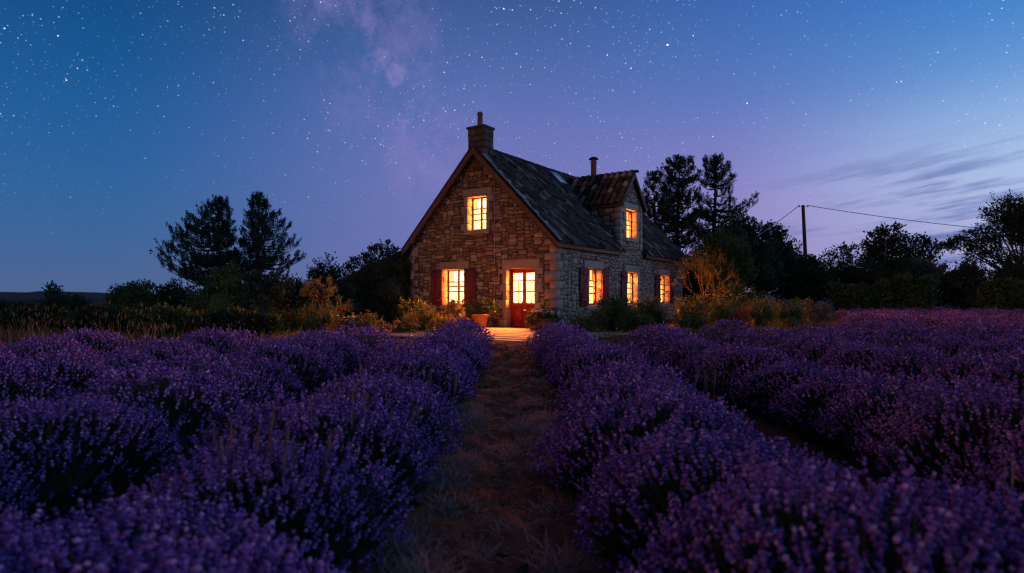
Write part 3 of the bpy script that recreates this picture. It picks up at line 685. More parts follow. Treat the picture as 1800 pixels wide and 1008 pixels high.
# stove pipe behind the dormer ridge
b = M(); b.lathe([(.15, 0), (.15, 1.60), (.17, 1.62), (.17, 1.72), (.14, 1.74), (.14, 1.80)], 14, (RX-.1, 10.45, 6.9)); fl = b.build('stove_pipe', 'clay', house, smooth=True)
b = M(); b.lathe([(.10, 1.80), (.27, 1.83), (.27, 1.86), (.16, 1.95), (.0, 1.96)], 14, (RX-.1, 10.45, 6.9)); b.build('pipe_cowl', 'metal', fl)
# cables on the walls
b = M(); b.tube([gab(-2.80, 6.05, .05), gab(-2.81, 4.3, .055), gab(-2.79, 2.62, .05), gab(-2.60, 2.60, .05), gab(-2.60, 1.95, .05), gab(-2.80, 1.93, .05), gab(-2.80, .45, .05)], .011, 6); b.build('wall_cable', 'cable', house)
b = M(); b.tube([sid(1.35, 2.80, .05), sid(1.55, 2.90, .055), sid(3.4, 2.90, .06), sid(5.9, 2.84, .055), sid(6.3, 2.82, .05)], .017, 6); b.build('wall_cable', 'cable', house)
b = M(); b.tube([sid(.86, 2.25, .05), sid(.87, 1.3, .05), sid(.86, .25, .05)], .014, 6); b.build('drain_pipe', 'cable', house)
# --- low lean-to on the left of the gable
lean = thing('lean_to', 'low stone lean-to with sloping tiled roof against the left end of the cottage', 'lean-to', (1.634, 22.2, 0), -TH)
LT = lambda a: 3.22+(a+Wd_)*.285
m = M(); wall_mesh(m, gab, -12.4, -Wd_-.03, LT, [], [], -.32); lw = m.build('front_wall', 'mortar', lean)
STONES.clear(); gl = lambda a, z, o: (a, .30-o, z)
rubble(gl, -12.4, -Wd_-.06, 0, 3.3, lambda A, Z: Z < 3.22+(A+Wd_)*.285-.05, [], lw, lambda a: 1, cell=.10)
m = M()
for _, geo, _p, _m in STONES: m.add(geo[0], geo[1])
m.build('stone_infill', 'stone', lw, stuff=True)
m = M(); nl = np.array((-.285, 0, 1.0)); nl /= np.linalg.norm(nl)
slab(m, [(-12.7, .02, LT(-12.7)), (-Wd_-.03, .02, LT(-Wd_-.03)), (-Wd_-.03, 4.5, LT(-Wd_-.03)), (-12.7, 4.5, LT(-12.7))], nl, .10); lr = m.build('roof', 'deck', lean)
m = M()
for i in range(19):
    for j in range(12):
        a = -12.6+i*.275; y = .13+j*.24
        v, f = tg[(i+j) % 5]; B = np.array(basis(np.array((a, y+rnd.uniform(-.01, .01), LT(a)))+nl*(.12+rnd.uniform(0, .015)), (0, -1, 0), (.962, 0, .274), nl, -.05)); m.add(v@B[:3, :3].T+B[:3, 3], f)
m.build('tile_field', 'tile', lr, stuff=True)
m = M(); m.box((-12.4, .35, -.1), (-12.1, 4.4, LT(-12.4)-.02)); m.build('end_wall', 'mortar', lean)
# --- patio of flagstones in front of the door
patio = M(); patio.add([H(-7.2, -.0, .012), H(-7.2, -4.3, .012), H(-.8, -6.3, .012), H(2.6, -6.3, .012), H(2.6, -.0, .012)], [(0, 1, 2, 3, 4)])
pt = structure(patio.build('patio', 'joint'))
yy = -.02; r = 0
while yy > -6.2:
    hgt = rnd.uniform(.55, .8); xx = -7.0+rnd.uniform(0, .4)
    while xx < 2.5:
        wdt = rnd.uniform(.6, 1.1); cx_, cy_ = xx+wdt/2, yy-hgt/2
        lim = -4.1 if cx_ < -5.5 else -5.9
        if cy_ > lim:
            g_ = .014; cs = [(xx+g_, yy-hgt+g_), (xx+wdt-g_, yy-hgt+g_), (xx+wdt-g_, yy-g_), (xx+g_, yy-g_)]
            cs = [(p+rnd.uniform(-.012, .012), q+rnd.uniform(-.012, .012)) for p, q in cs]; zt_ = .042+rnd.uniform(-.006, .006)
            v = [H(p, q, .0) for p, q in cs]+[H(p, q, zt_-.01) for p, q in cs]+[H(cx_+(p-cx_)*.97, cy_+(q-cy_)*.97, zt_) for p, q in cs]
            f = [(i, (i+1) % 4, 4+(i+1) % 4, 4+i) for i in range(4)]+[(4+i, 4+(i+1) % 4, 8+(i+1) % 4, 8+i) for i in range(4)]+[(8, 9, 10, 11)]
            M().add(v, f).build('flagstone', 'paving', pt, origin=H(cx_, cy_, .03))
        xx += wdt
    yy -= hgt; r += 1
# ------------------------------------------------------------------ plants
def sphere_dirs(n):
    v = R.normal(size=(n, 3)); return v/np.linalg.norm(v, axis=1, keepdims=True)
def lobe_points(c_, r, n, lo=.45):
    """leaf positions spread through an uneven lobe, denser towards its skin"""
    v = sphere_dirs(n); u = R.uniform(0, 1, n)**.45*(1-lo)+lo
    lump = 1+.30*(vnoise(v[:, 0]*3+c_[0], v[:, 2]*3+v[:, 1]*2+c_[2], 1.3, 8)-.5)
    return np.array(c_)+v*(u*lump)[:, None]*np.array(r), v
def plant(name, label, cat, px, d, lobes, leaf=(.12, .05), n=2600, mat='dark', stems=5, group=None, up=.35, trunk=None, sprigs=0, flat=.8, clump=5, core=0.0):
    """lobes: (px, picture row, radius in picture pixels[, depth offset]) read at depth d, built as real lumps of leaves there"""
    s_ = d/FPX; base = W(px, d, 0)
    t = thing(name, label, cat, tuple(base), 0, group)
    tot = sum(l[2]**2 for l in lobes); m = M(); br = M()
    for i, l in enumerate(lobes):
        dz = l[3] if len(l) > 3 else rnd.uniform(-.35, .35)*l[2]*s_
        c_ = W(l[0], d, PZ(l[1], d))-base; c_[1] += dz; r = l[2]*s_
        k_ = max(30, int(n*l[2]**2/tot/clump))
        P, D = lobe_points(c_, (r, r*flat, r), k_, .25)
        P = np.repeat(P, clump, 0)+R.normal(size=(k_*clump, 3))*leaf[0]*.7; D = np.repeat(D, clump, 0)
        keep = P[:, 2] > .02; P = P[keep]; D = D[keep]
        D = D*.6+sphere_dirs(len(P))*.8+np.array((0, 0, up))
        m.leaves(P, D, leaf[0]*R.uniform(.6, 1.35, len(P)), leaf[1]*R.uniform(.6, 1.3, len(P)))
        if core:                                         # the twiggy heart, too dense to see through
            nu, nv_ = 9, 6; th_ = np.arange(nu)*2*math.pi/nu; ph_ = np.linspace(.05, math.pi-.05, nv_)
            vv = np.array([(math.sin(p)*math.cos(a), math.sin(p)*math.sin(a)*flat, math.cos(p)) for p in ph_ for a in th_])*r*core*(1+.22*(R.uniform(size=(nu*nv_, 1))-.5))+c_
            vv[:, 2] = np.maximum(vv[:, 2], -.05)
            m.add(vv, [(j*nu+i_, j*nu+(i_+1) % nu, (j+1)*nu+(i_+1) % nu, (j+1)*nu+i_) for j in range(nv_-1) for i_ in range(nu)])
        for _ in range(sprigs):                          # loose shoots that break the outline
            a = rnd.uniform(-1.3, 1.3); b = np.array((math.sin(a), rnd.uniform(-.6, .6), abs(math.cos(a))+.2)); b /= np.linalg.norm(b)
            p0 = c_+b*r*.8; L_ = r*rnd.uniform(.3, .65); q = np.linspace(0, 1, 5)[:, None]; ln = p0+b*L_*q+np.array((0, 0, .15))*L_*q*q
            br.tube(ln, .012, 3, False); pp = np.repeat(ln[1:], 4, 0)+R.normal(size=(16, 3))*leaf[0]*.4
            m.leaves(pp, sphere_dirs(16)+b, leaf[0]*.9, leaf[1])
        if stems:
            root = np.array((c_[0]*.25, c_[1]*.3, 0)) if trunk is None else np.array((0, 0, max(.1, trunk[1])))
            for _ in range(max(1, stems*l[2]//max(q_[2] for q_ in lobes)) if stems > 1 else 1):
                e = c_+sphere_dirs(1)[0]*r*.7; q = np.linspace(0, 1, 7)[:, None]
                ln = root+(e-root)*q+np.array((0, 0, .12))*np.sin(q*math.pi)*r+R.normal(size=(7, 3))*.03*r*(q > 0)*(q < 1)
                r0 = .018+.012*r if trunk is None else trunk[0]*.45
                br.tube(ln, np.linspace(r0, r0*.25, 7), 4, False)
    if trunk: br.tube([(0, 0, -.1), (rnd.uniform(-.05, .05), 0, trunk[1]*.5), (0, 0, trunk[1]), (rnd.uniform(-.2, .2), .1, trunk[1]*1.5)], [trunk[0]*1.2, trunk[0], trunk[0]*.85, trunk[0]*.5], 7)
    m.build('crown' if trunk else 'foliage', mat, t, stuff=True)
    if br.n: br.build('trunk' if trunk else 'stem', 'bark', t, stuff=not trunk)
    return t
def pine(label, px, d, top, prof, n_br=46, lean=0.0, mat='pine', group=None, tuft=.34, name='pine_tree', dens=1.0):
    """prof: list of (picture row, left reach px, right reach px) from top to bottom"""
    s_ = d/FPX; base = W(px, d, 0); t = thing(name, label, 'tree', tuple(base), 0, group)
    zt = PZ(top, d); m = M(); br = M()
    pz = np.array([PZ(p[0], d) for p in prof])[::-1]; pl = np.array([p[1]*s_ for p in prof])[::-1]; pr = np.array([p[2]*s_ for p in prof])[::-1]
    q = np.linspace(0, 1, 10); tx = lean*q+.10*np.sin(q*5+px); tr = np.stack([tx, .1*np.cos(q*4), q*zt*.97-.1], 1)
    br.tube(tr, np.linspace(.030*zt, .012, 10), 7)
    zs = np.sort(R.uniform(pz[0]*.92, zt*.97, n_br))
    for i, z in enumerate(zs):
        az_ = i*2.399+rnd.uniform(-.5, .5); cx_ = math.sin(az_)
        L_ = np.interp(z, pz, pr if cx_ > 0 else pl)*(.55+.45*abs(cx_))*rnd.uniform(.78, 1.05)+.05
        p0 = np.array((np.interp(z, tr[:, 2], tr[:, 0]), np.interp(z, tr[:, 2], tr[:, 1]), z))
        rise = rnd.uniform(.10, .42)*L_
        k_ = 8; qq = np.linspace(0, 1, k_)[:, None]
        hd = np.array((cx_, math.cos(az_), 0)); sd = np.array((hd[1], -hd[0], 0))
        ln = p0+hd*L_*qq+np.array((0, 0, 1.0))*(rise*qq**2-.10*L_*np.sin(qq*math.pi))+sd*.08*L_*np.sin(qq*4+i)
        br.tube(ln, np.linspace(.010*zt*(.3+L_*.25), .008, k_), 4, False)
        ns = max(2, int((1.5+L_*4.2)*dens)); u = np.append(R.uniform(.30, 1.0, ns-1), 1.0); idx_ = u*(k_-1); lo = np.minimum(idx_.astype(int), k_-2); fr = (idx_-lo)[:, None]
        P = ln[lo]*(1-fr)+ln[lo+1]*fr
        off = R.normal(size=ns)*.24*L_*(1.1-u*.8); P = P+sd*off[:, None]+np.array((0, 0, 1.0))*np.abs(off)[:, None]*.25
        for p_, o_ in zip(P, off):                        # each shoot is a little upright cone of needle tufts
            hgt = tuft*rnd.uniform(.7, 1.7); ax_ = hd*rnd.uniform(.1, .6)+sd*np.sign(o_)*.15+np.array((0, 0, 1.0)); ax_ /= np.linalg.norm(ax_)
            nn = 34; q_ = R.uniform(0, 1, nn)**1.2
            PP = p_+ax_*(q_*hgt)[:, None]+R.normal(size=(nn, 3))*(tuft*.20*(1-.75*q_))[:, None]
            m.leaves(PP, ax_*.9+sphere_dirs(nn)*.75, tuft*.55*R.uniform(.6, 1.1, nn), tuft*.13)
    nt = 14; P = np.stack([R.normal(size=nt)*.12+tr[-1][0], R.normal(size=nt)*.12, R.uniform(zt*.93, zt, nt)], 1)
    m.leaves(np.repeat(P, 9, 0), np.array((0, 0, 1.0))+sphere_dirs(nt*9)*.6, tuft, tuft*.22)
    m.build('crown', mat, t, stuff=True); br.build('trunk', 'bark', t)
    return t
# --- trees
pine('dark pine with the broad left-leaning crown, left of the pair beside the lavender field', 384, 45, 350,
     [(350, 3, 3), (366, 14, 12), (385, 34, 20), (405, 56, 24), (430, 76, 28), (462, 96, 36), (485, 112, 40), (500, 100, 40)], 110, .2, group='pair of pines left of the cottage', dens=1.4)
pine('dark pine with the tall pointed top, right-hand of the pair beyond the left hedge', 456, 45.5, 342,
     [(342, 3, 3), (360, 10, 12), (380, 18, 24), (400, 22, 42), (425, 28, 56), (450, 40, 78), (475, 46, 76), (500, 48, 66)], 100, -.15, group='pair of pines left of the cottage', dens=1.4)
pine('tall dark pine directly behind the cottage roof end, with a dense columnar crown', 1190, 44, 278,
     [(278, 6, 6), (298, 24, 22), (325, 34, 32), (355, 42, 40), (390, 52, 44), (425, 60, 48)], 84, .1, group='pines behind the cottage', tuft=.36, dens=1.35)
pine('tall dark pine standing farthest right of the pines behind the cottage', 1254, 46, 276,
     [(276, 6, 6), (300, 20, 22), (330, 30, 38), (355, 36, 60), (378, 40, 80), (405, 46, 56), (430, 50, 50)], 70, 0, group='pines behind the cottage', tuft=.36, dens=1.25)
pine('short ragged pine squeezed between the dormer and the tall pines', 1148, 43, 306,
     [(306, 5, 5), (325, 16, 16), (350, 22, 22), (380, 26, 26), (420, 30, 30)], 44, 0, group='pines behind the cottage', tuft=.34, dens=1.2)
plant('round_tree', 'small round dark tree standing between the left pines and the lean-to', 'tree', 570, 40,
      [(572, 484, 24), (556, 494, 16), (590, 490, 14), (572, 506, 26)], (.22, .10), 2600, 'dark', 3, trunk=(.09, 1.2), sprigs=4)
plant('spindly_sapling', 'spindly sapling rising alone above the far left hedge', 'tree', 92, 34, [(90, 512, 7), (98, 521, 7), (92, 532, 10)], (.20, .09), 260, 'dark', 2, trunk=(.03, .9), sprigs=3)
plant('broad_tree', 'broad round dark tree beyond the right hedge, right of the utility pole', 'tree', 1568, 46,
      [(1558, 440, 34), (1545, 425, 16), (1572, 420, 18), (1590, 440, 22), (1562, 462, 34), (1622, 448, 22), (1636, 440, 12), (1608, 466, 22), (1538, 455, 16)], (.30, .13), 4200, 'dark', 6, trunk=(.16, 2.2), sprigs=5)
plant('umbrella_pine', 'spreading umbrella pine reaching in at the right edge of the picture', 'tree', 1806, 40,
      [(1760, 376, 26), (1790, 374, 24), (1815, 384, 36), (1765, 402, 24), (1722, 416, 16), (1702, 424, 14), (1684, 428, 9), (1740, 432, 18), (1712, 448, 16), (1700, 470, 12), (1760, 448, 14), (1850, 410, 46), (1790, 412, 20), (1668, 432, 6)],
      (.22, .075), 15000, 'pine', 4, trunk=(.20, 2.0), sprigs=3, flat=1.2, clump=12)
plant('bare_bush', 'sparse bush with bare upright twigs just right of the utility pole', 'bush', 1478, 44,
      [(1474, 452, 16), (1490, 446, 12), (1455, 460, 14), (1500, 462, 16)], (.22, .09), 420, 'dark', 12, sprigs=5)
big = [('dark_tree', 'big dark leafy tree filling the gap right of the tall pines', 1300, 40, [(1290, 418, 34), (1268, 440, 30), (1320, 430, 34), (1345, 450, 34), (1290, 462, 44), (1340, 485, 44), (1270, 490, 40), (1312, 405, 18), (1345, 412, 14)], 9500),
       ('dark_tree', 'dark leafy tree whose right side slopes down towards the utility pole', 1375, 42, [(1368, 440, 26), (1385, 455, 24), (1398, 475, 22), (1372, 480, 36), (1395, 505, 30), (1370, 415, 12)], 5200)]
for nm, lb, px, d, lobes, n in big: plant(nm, lb, 'tree', px, d, lobes, (.24, .10), n, 'dark', 4, trunk=(.14, 1.6), sprigs=8, core=.7)
plant('dark_tree', 'dark bushy tree closing the gap beyond the far end of the cottage', 'tree', 1212, 40, [(1205, 470, 30), (1228, 480, 30), (1200, 505, 32), (1235, 512, 32)], (.24, .10), 3600, 'dark', 4, trunk=(.12, 1.2), sprigs=6, core=.72)
# --- hedge on the right
hr = [('dark hedge bush at the foot of the utility pole', 1428, 36, [(1425, 482, 24), (1440, 505, 26), (1415, 515, 22)], 'dark'),
      ('wide dark hedge bush under the bare twigs right of the pole', 1478, 42, [(1465, 488, 26), (1495, 484, 24), (1480, 512, 30), (1515, 505, 24)], 'dark'),
      ('dark hedge bush under the broad round tree', 1560, 40, [(1545, 490, 26), (1575, 488, 26), (1560, 515, 30), (1535, 520, 22)], 'dark'),
      ('rounded blue-grey bush right of the broad round tree', 1632, 41, [(1620, 482, 22), (1645, 486, 20), (1632, 505, 28)], 'grey'),
      ('bright green bush in front of the right hedge, below the broad round tree', 1600, 34, [(1595, 512, 20), (1622, 518, 20), (1575, 522, 16), (1605, 530, 20)], 'leaf'),
      ('low spreading green bush between the blue-grey bush and the umbrella pine', 1700, 36, [(1680, 502, 22), (1710, 498, 22), (1735, 508, 22), (1700, 525, 26), (1665, 520, 22)], 'dark'),
      ('tall dark bush below the umbrella pine at the right edge', 1780, 38, [(1765, 485, 22), (1795, 478, 26), (1770, 510, 30), (1810, 505, 34)], 'dark'),
      ('low green hump at the near right end of the hedge', 1770, 32, [(1745, 522, 18), (1775, 520, 20), (1805, 524, 20)], 'leaf'),
      ('low green scrub at the foot of the hedge near the far lavender', 1520, 34, [(1490, 528, 16), (1520, 526, 17), (1548, 530, 14)], 'leaf')]
for lb, px, d, lobes, mt in hr:
    lobes += [(rnd.choice(lobes)[0]+rnd.uniform(-22, 22), rnd.choice(lobes)[1]-rnd.uniform(0, 20), rnd.uniform(7, 12)) for _ in range(4)]
    plant('hedge_bush', lb, 'bush', px, d, lobes, (.20, .085), 5200, mt, 3, group='bushes of the right hedge', sprigs=14, core=.66)
# --- hedge on the left
hl = [('low dark bush at the far left edge of the picture', 20, 30, [(5, 552, 16), (30, 550, 14), (55, 552, 14)], 'dark'),
      ('dark bush below the spindly sapling', 110, 30, [(90, 545, 16), (120, 540, 18), (140, 550, 18)], 'dark'),
      ('green bush with loose upright shoots at the left end of the tall hedge', 215, 27, [(205, 526, 16), (228, 521, 18), (250, 518, 16), (215, 545, 28), (250, 545, 26)], 'leaf'),
      ('dark bush second from the left in the tall hedge', 300, 26, [(290, 526, 20), (315, 520, 20), (300, 550, 34), (335, 545, 28)], 'dark'),
      ('tall green bush in front of the left pine', 390, 24, [(385, 505, 24), (410, 500, 24), (395, 540, 38), (360, 535, 26), (430, 530, 30)], 'leaf'),
      ('dark rounded bush in front of the pointed pine', 470, 24, [(455, 510, 24), (485, 512, 24), (470, 548, 38), (440, 555, 26)], 'dark'),
      ('dark bush between the hedge and the orange-lit bare shrub', 525, 25, [(515, 515, 18), (540, 520, 18), (525, 550, 32)], 'dark')]
hl += [('low dark scrub behind the dry grass at the far left', 60, 19, [(30, 566, 16), (60, 562, 18), (95, 566, 16)], 'dark'),
      ('low dark scrub in front of the loose green bush', 180, 18, [(150, 570, 16), (180, 566, 18), (210, 570, 18)], 'dark'),
      ('low green scrub in front of the middle of the left hedge', 290, 18, [(260, 572, 18), (290, 568, 20), (325, 572, 18)], 'leaf'),
      ('low dark scrub where the left hedge meets the lavender', 410, 18, [(370, 574, 18), (405, 570, 20), (440, 574, 18), (470, 578, 16)], 'dark')]
for lb, px, d, lobes, mt in hl: plant('hedge_bush', lb, 'bush', px, d, lobes, (.15, .065), 4200, mt, 3, group='bushes of the left hedge', sprigs=8, core=.74)
# --- the dark mass against the lean-to
plant('climbing_shrub', 'large dark shrub climbing over the lean-to roof beside the gable', 'bush', 655, 26.3,
      [(700, 470, 22), (672, 482, 24), (645, 496, 24), (618, 512, 22), (690, 510, 32), (655, 530, 36), (620, 545, 30), (600, 540, 22), (700, 550, 30), (665, 560, 30)], (.13, .065), 11000, 'dark', 6, sprigs=3, core=.78)
plant('leafy_sapling', 'loose leafy saplings showing above the lean-to roof', 'tree', 650, 31.5,
      [(678, 438, 10), (660, 444, 9), (690, 446, 9), (640, 458, 9), (624, 466, 8), (652, 462, 12), (676, 458, 10), (610, 478, 8)], (.16, .085), 900, 'dark', 3, trunk=(.05, 2.2), sprigs=3)
# --- flower bed in front of the gable
bare = thing('bare_shrub', 'open-branched shrub lit orange at the left end of the flower bed', 'bush', tuple(W(566, 22.0)))
b = M(); lf = M()
def grow(p, dir_, L_, r, dep):
    q = np.linspace(0, 1, 5)[:, None]; e = p+dir_*L_; ln = p+(e-p)*q+R.normal(size=(5, 3))*.03*L_*(q > 0); b.tube(ln, np.linspace(r, r*.65, 5), 4, False)
    if dep == 0:
        k_ = 9; lf.leaves(np.repeat(ln[2:], 3, 0)+R.normal(size=(9, 3))*.03, sphere_dirs(k_)+dir_, .07, .03); return
    for _ in range(3 if dep > 1 else 4):
        nd = dir_+sphere_dirs(1)[0]*.62+np.array((0, 0, .12)); nd /= np.linalg.norm(nd); grow(ln[-1], nd, L_*rnd.uniform(.62, .85), r*.62, dep-1)
grow(np.array((0, 0, 0.)), np.array((.10, 0, 1.)), .62, .03, 4); grow(np.array((.05, 0, 0.)), np.array((.45, .1, .9)), .5, .022, 3)
b.build('branch', 'timber', bare, stuff=True); lf.build('foliage', 'yleaf', bare, stuff=True)
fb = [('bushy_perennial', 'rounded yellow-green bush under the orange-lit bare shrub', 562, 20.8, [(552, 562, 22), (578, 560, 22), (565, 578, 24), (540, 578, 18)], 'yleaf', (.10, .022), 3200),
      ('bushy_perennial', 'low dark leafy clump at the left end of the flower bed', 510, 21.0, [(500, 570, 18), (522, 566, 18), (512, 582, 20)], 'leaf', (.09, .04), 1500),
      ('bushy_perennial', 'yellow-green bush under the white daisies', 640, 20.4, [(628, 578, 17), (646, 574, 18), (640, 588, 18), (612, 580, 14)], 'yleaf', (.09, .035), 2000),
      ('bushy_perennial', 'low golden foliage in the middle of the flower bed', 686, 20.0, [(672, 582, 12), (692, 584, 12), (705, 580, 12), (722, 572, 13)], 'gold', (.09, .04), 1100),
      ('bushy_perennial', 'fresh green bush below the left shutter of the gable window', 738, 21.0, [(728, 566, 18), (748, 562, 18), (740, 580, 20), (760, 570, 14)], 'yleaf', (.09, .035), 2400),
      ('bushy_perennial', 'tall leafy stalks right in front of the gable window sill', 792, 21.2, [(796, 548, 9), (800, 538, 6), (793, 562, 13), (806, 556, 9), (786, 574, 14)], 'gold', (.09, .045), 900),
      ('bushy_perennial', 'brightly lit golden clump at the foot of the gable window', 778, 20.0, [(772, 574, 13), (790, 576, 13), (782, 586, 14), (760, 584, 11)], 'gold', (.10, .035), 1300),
      ('bushy_perennial', 'dark ragged shrub against the gable wall left of the window', 722, 23.6, [(716, 548, 16), (732, 544, 14), (724, 566, 18), (742, 552, 10)], 'leaf', (.10, .05), 1200)]
for nm, lb, px, d, lobes, mt, lf_, n in fb: plant(nm, lb, 'plant', px, d, lobes, lf_, n, mt, 4, group='plants of the flower bed', sprigs=6, up=.6, core=.45)
def flowers(name, label, px, d, spots, mat, stem='weed', r=.035, cat='flowers', group=None):
    """spots: (px, row) of each flower head"""
    base = W(px, d); t = thing(name, label, cat, tuple(base), 0, group); st_ = M(); fm = M()
    for x, y in spots:
        dd = d+rnd.uniform(-.3, .3); p = W(x, dd, PZ(y, dd))-base; q = np.linspace(0, 1, 4)[:, None]; rt = np.array((p[0]*.8+rnd.uniform(-.1, .1), p[1]*.6, 0.0))
        st_.tube(rt+(p-rt)*q+np.array((.05, 0, 0))*np.sin(q*3), .006, 3, False)
        k_ = 7; a = np.arange(k_)*2*math.pi/k_; D = np.stack([np.cos(a), np.sin(a)*.8-.3, np.full(k_, .35)], 1); fm.leaves(np.repeat(p[None], k_, 0), D, r*1.15, r*.8)
        st_.leaves(rt+(p-rt)*R.uniform(.2, .8, (5, 1)), sphere_dirs(5)+(0, 0, .5), .08, .025)
    st_.build('stem', stem, t, stuff=True); fm.build('flower', mat, t, stuff=True); return t
def around(px, y, w, h, n): return [(px+rnd.gauss(0, w/2), y+rnd.gauss(0, h/2)) for _ in range(n)]
flowers('daisy_clump', 'white daisies on tall stems in the flower bed', 620, 20.6, around(618, 560, 24, 9, 16), 'white', r=.045)
flowers('red_flowers', 'scattered red flowers on thin stems left of the white daisies', 520, 20.8, around(515, 556, 22, 9, 12)+around(598, 556, 10, 8, 4)+around(646, 552, 8, 8, 4), 'redf', r=.035)
flowers('red_flowers', 'small red flower cluster in the bed near the terracotta pot', 818, 20.6, around(819, 565, 8, 4, 16), 'redf', r=.045)
flowers('orange_flowers', 'orange lit seed heads low in the middle of the flower bed', 715, 19.8, around(715, 572, 26, 7, 16), 'orangef', r=.04)
# --- pots by the door
pot = thing('terracotta_pot', 'round terracotta pot left of the red door', 'pot', tuple(H(-2.95, -.75, .042)))
b = M(); b.lathe([(.0, .0), (.20, .0), (.22, .02), (.315, .44), (.345, .44), (.35, .52), (.31, .52), (.28, .45), (.0, .44)], 24); b.build('bowl', 'terra', pot, smooth=True)
q = H(-2.95, -.75, .042); pd = q[1]; ppx = 900+FPX*q[0]/pd
t = plant('potted_shrub', 'leafy shrub growing in the terracotta pot by the door', 'plant', ppx, pd, [(ppx-12, 549, 13), (ppx+8, 546, 14), (ppx+22, 543, 9), (ppx-22, 546, 9), (ppx, 554, 14)], (.085, .04), 1500, 'leaf', 5, sprigs=6)
tro = thing('trough_planter', 'long dark terracotta trough planter at the cottage corner right of the door', 'planter', tuple(H(-.12, -.80, .042)), -TH); tro.scale = (.80, 1, 1)
b = M(); b.add([(-.50,-.20,0),(.50,-.20,0),(.50,.20,0),(-.50,.20,0),(-.56,-.24,.34),(.56,-.24,.34),(.56,.24,.34),(-.56,.24,.34)], [(0,3,2,1),(0,1,5,4),(1,2,6,5),(2,3,7,6),(3,0,4,7),(4,5,6,7)])
b.build('box', 'clay', tro); b = M(); b.box((-.60, -.28, .341), (.60, .28, .40)); b.build('rim', 'clay', tro)
q = H(-.12, -.80, .442); pd = q[1]; ppx = 900+FPX*q[0]/pd
plant('planter_greenery', 'dark green foliage spilling from the trough planter', 'plant', ppx, pd, [(ppx-14, 557, 10), (ppx, 554, 11), (ppx+14, 555, 11), (ppx-22, 567, 7), (ppx+22, 565, 8)], (.08, .045), 1400, 'leaf', 3, sprigs=3)
flowers('geraniums', 'many white flowers standing in the trough planter', ppx, pd-.1, around(ppx+2, 548, 24, 5, 34), 'white', r=.06)
flowers('geraniums', 'few pale pink flowers at the right end of the trough planter', ppx+14, pd-.15, around(ppx+16, 551, 12, 5, 12), 'pinkf', r=.05)
# --- garden along the side wall
sg = [('side_shrub', 'dark green shrub in front of the first window of the side wall', 1078, 20.8, [(1066, 545, 18), (1088, 538, 18), (1080, 562, 24), (1058, 566, 16), (1104, 560, 18)], 'leaf', (.09, .035), 3400),
      ('side_shrub', 'dark green shrub between the second and third windows of the side wall', 1140, 22.5, [(1128, 542, 16), (1148, 545, 16), (1138, 562, 22), (1160, 562, 16)], 'leaf', (.09, .035), 2600),
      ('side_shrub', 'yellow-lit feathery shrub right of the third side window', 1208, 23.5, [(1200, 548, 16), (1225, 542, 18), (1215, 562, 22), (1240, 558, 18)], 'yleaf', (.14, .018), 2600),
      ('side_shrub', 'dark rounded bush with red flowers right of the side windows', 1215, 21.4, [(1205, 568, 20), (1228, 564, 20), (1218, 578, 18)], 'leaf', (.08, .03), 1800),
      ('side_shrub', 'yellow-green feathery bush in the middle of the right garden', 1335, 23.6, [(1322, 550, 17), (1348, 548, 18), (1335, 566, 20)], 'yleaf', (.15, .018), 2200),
      ('side_shrub', 'dark feathery bush at the right end of the garden', 1388, 24.0, [(1375, 552, 16), (1400, 550, 16), (1388, 566, 19)], 'leaf', (.15, .018), 2000),
      ('side_shrub', 'grey-green low shrub where the garden meets the far lavender', 1430, 26, [(1420, 545, 14), (1442, 548, 14), (1430, 560, 15), (1455, 556, 10)], 'grey', (.12, .03), 1300),
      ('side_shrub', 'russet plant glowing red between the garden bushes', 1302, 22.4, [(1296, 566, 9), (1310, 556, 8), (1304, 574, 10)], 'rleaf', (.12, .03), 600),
      ('side_shrub', 'low green shrub under the first side window, nearest the cottage corner', 1046, 20.2, [(1038, 572, 12), (1056, 568, 13), (1046, 580, 14)], 'yleaf', (.09, .035), 1300),
      ('side_shrub', 'wide low green shrub in front of the second side window', 1112, 20.0, [(1096, 570, 15), (1120, 566, 16), (1108, 580, 16), (1136, 574, 14)], 'leaf', (.09, .035), 2200),
      ('side_shrub', 'green bush under the tall pale seed heads', 1268, 22.6, [(1254, 556, 17), (1280, 550, 18), (1266, 570, 20)], 'yleaf', (.10, .03), 2200),
      ('side_shrub', 'dark green bush behind the tall pale seed heads', 1290, 27.5, [(1270, 528, 18), (1296, 522, 20), (1322, 530, 18), (1290, 546, 22)], 'leaf', (.13, .05), 2600),
      ('side_shrub', 'dry yellowish tuft at the cottage corner by the side wall', 1016, 20.5, [(1010, 574, 9), (1022, 570, 9)], 'yleaf', (.16, .014), 500)]
for nm, lb, px, d, lobes, mt, lf_, n in sg: plant(nm, lb, 'bush', px, d, lobes, lf_, n, mt, 4, group='bushes along the side of the cottage', sprigs=6, core=.6, up=.9 if lf_[1] < .02 else .4)
flowers('tall_flowers', 'tall pale seed heads standing above the right garden', 1275, 23.5, around(1275, 520, 36, 9, 46), 'orangef', r=.04)
flowers('tall_flowers', 'pale seed heads near the corner of the third side window', 1196, 24.5, around(1200, 524, 16, 6, 12), 'orangef', r=.035)
flowers('red_flowers', 'red flowers on the dark bush right of the side windows', 1222, 20.9, around(1222, 548, 14, 5, 9), 'redf', r=.05)
flowers('red_flowers', 'tiny red flowers low among the right garden bushes', 1318, 21.8, around(1318, 566, 12, 7, 14), 'redf', r=.035)
plant('garden_tree', 'yellow-green willowy shrub tree behind the right garden', 'tree', 1262, 31.0,
      [(1270, 436, 24), (1245, 442, 20), (1300, 448, 20), (1282, 462, 28), (1250, 475, 24), (1310, 478, 18), (1228, 455, 14), (1275, 498, 26)], (.22, .05), 7000, 'leaf', 6, trunk=(.10, 1.0), sprigs=7, up=.9, core=.55)
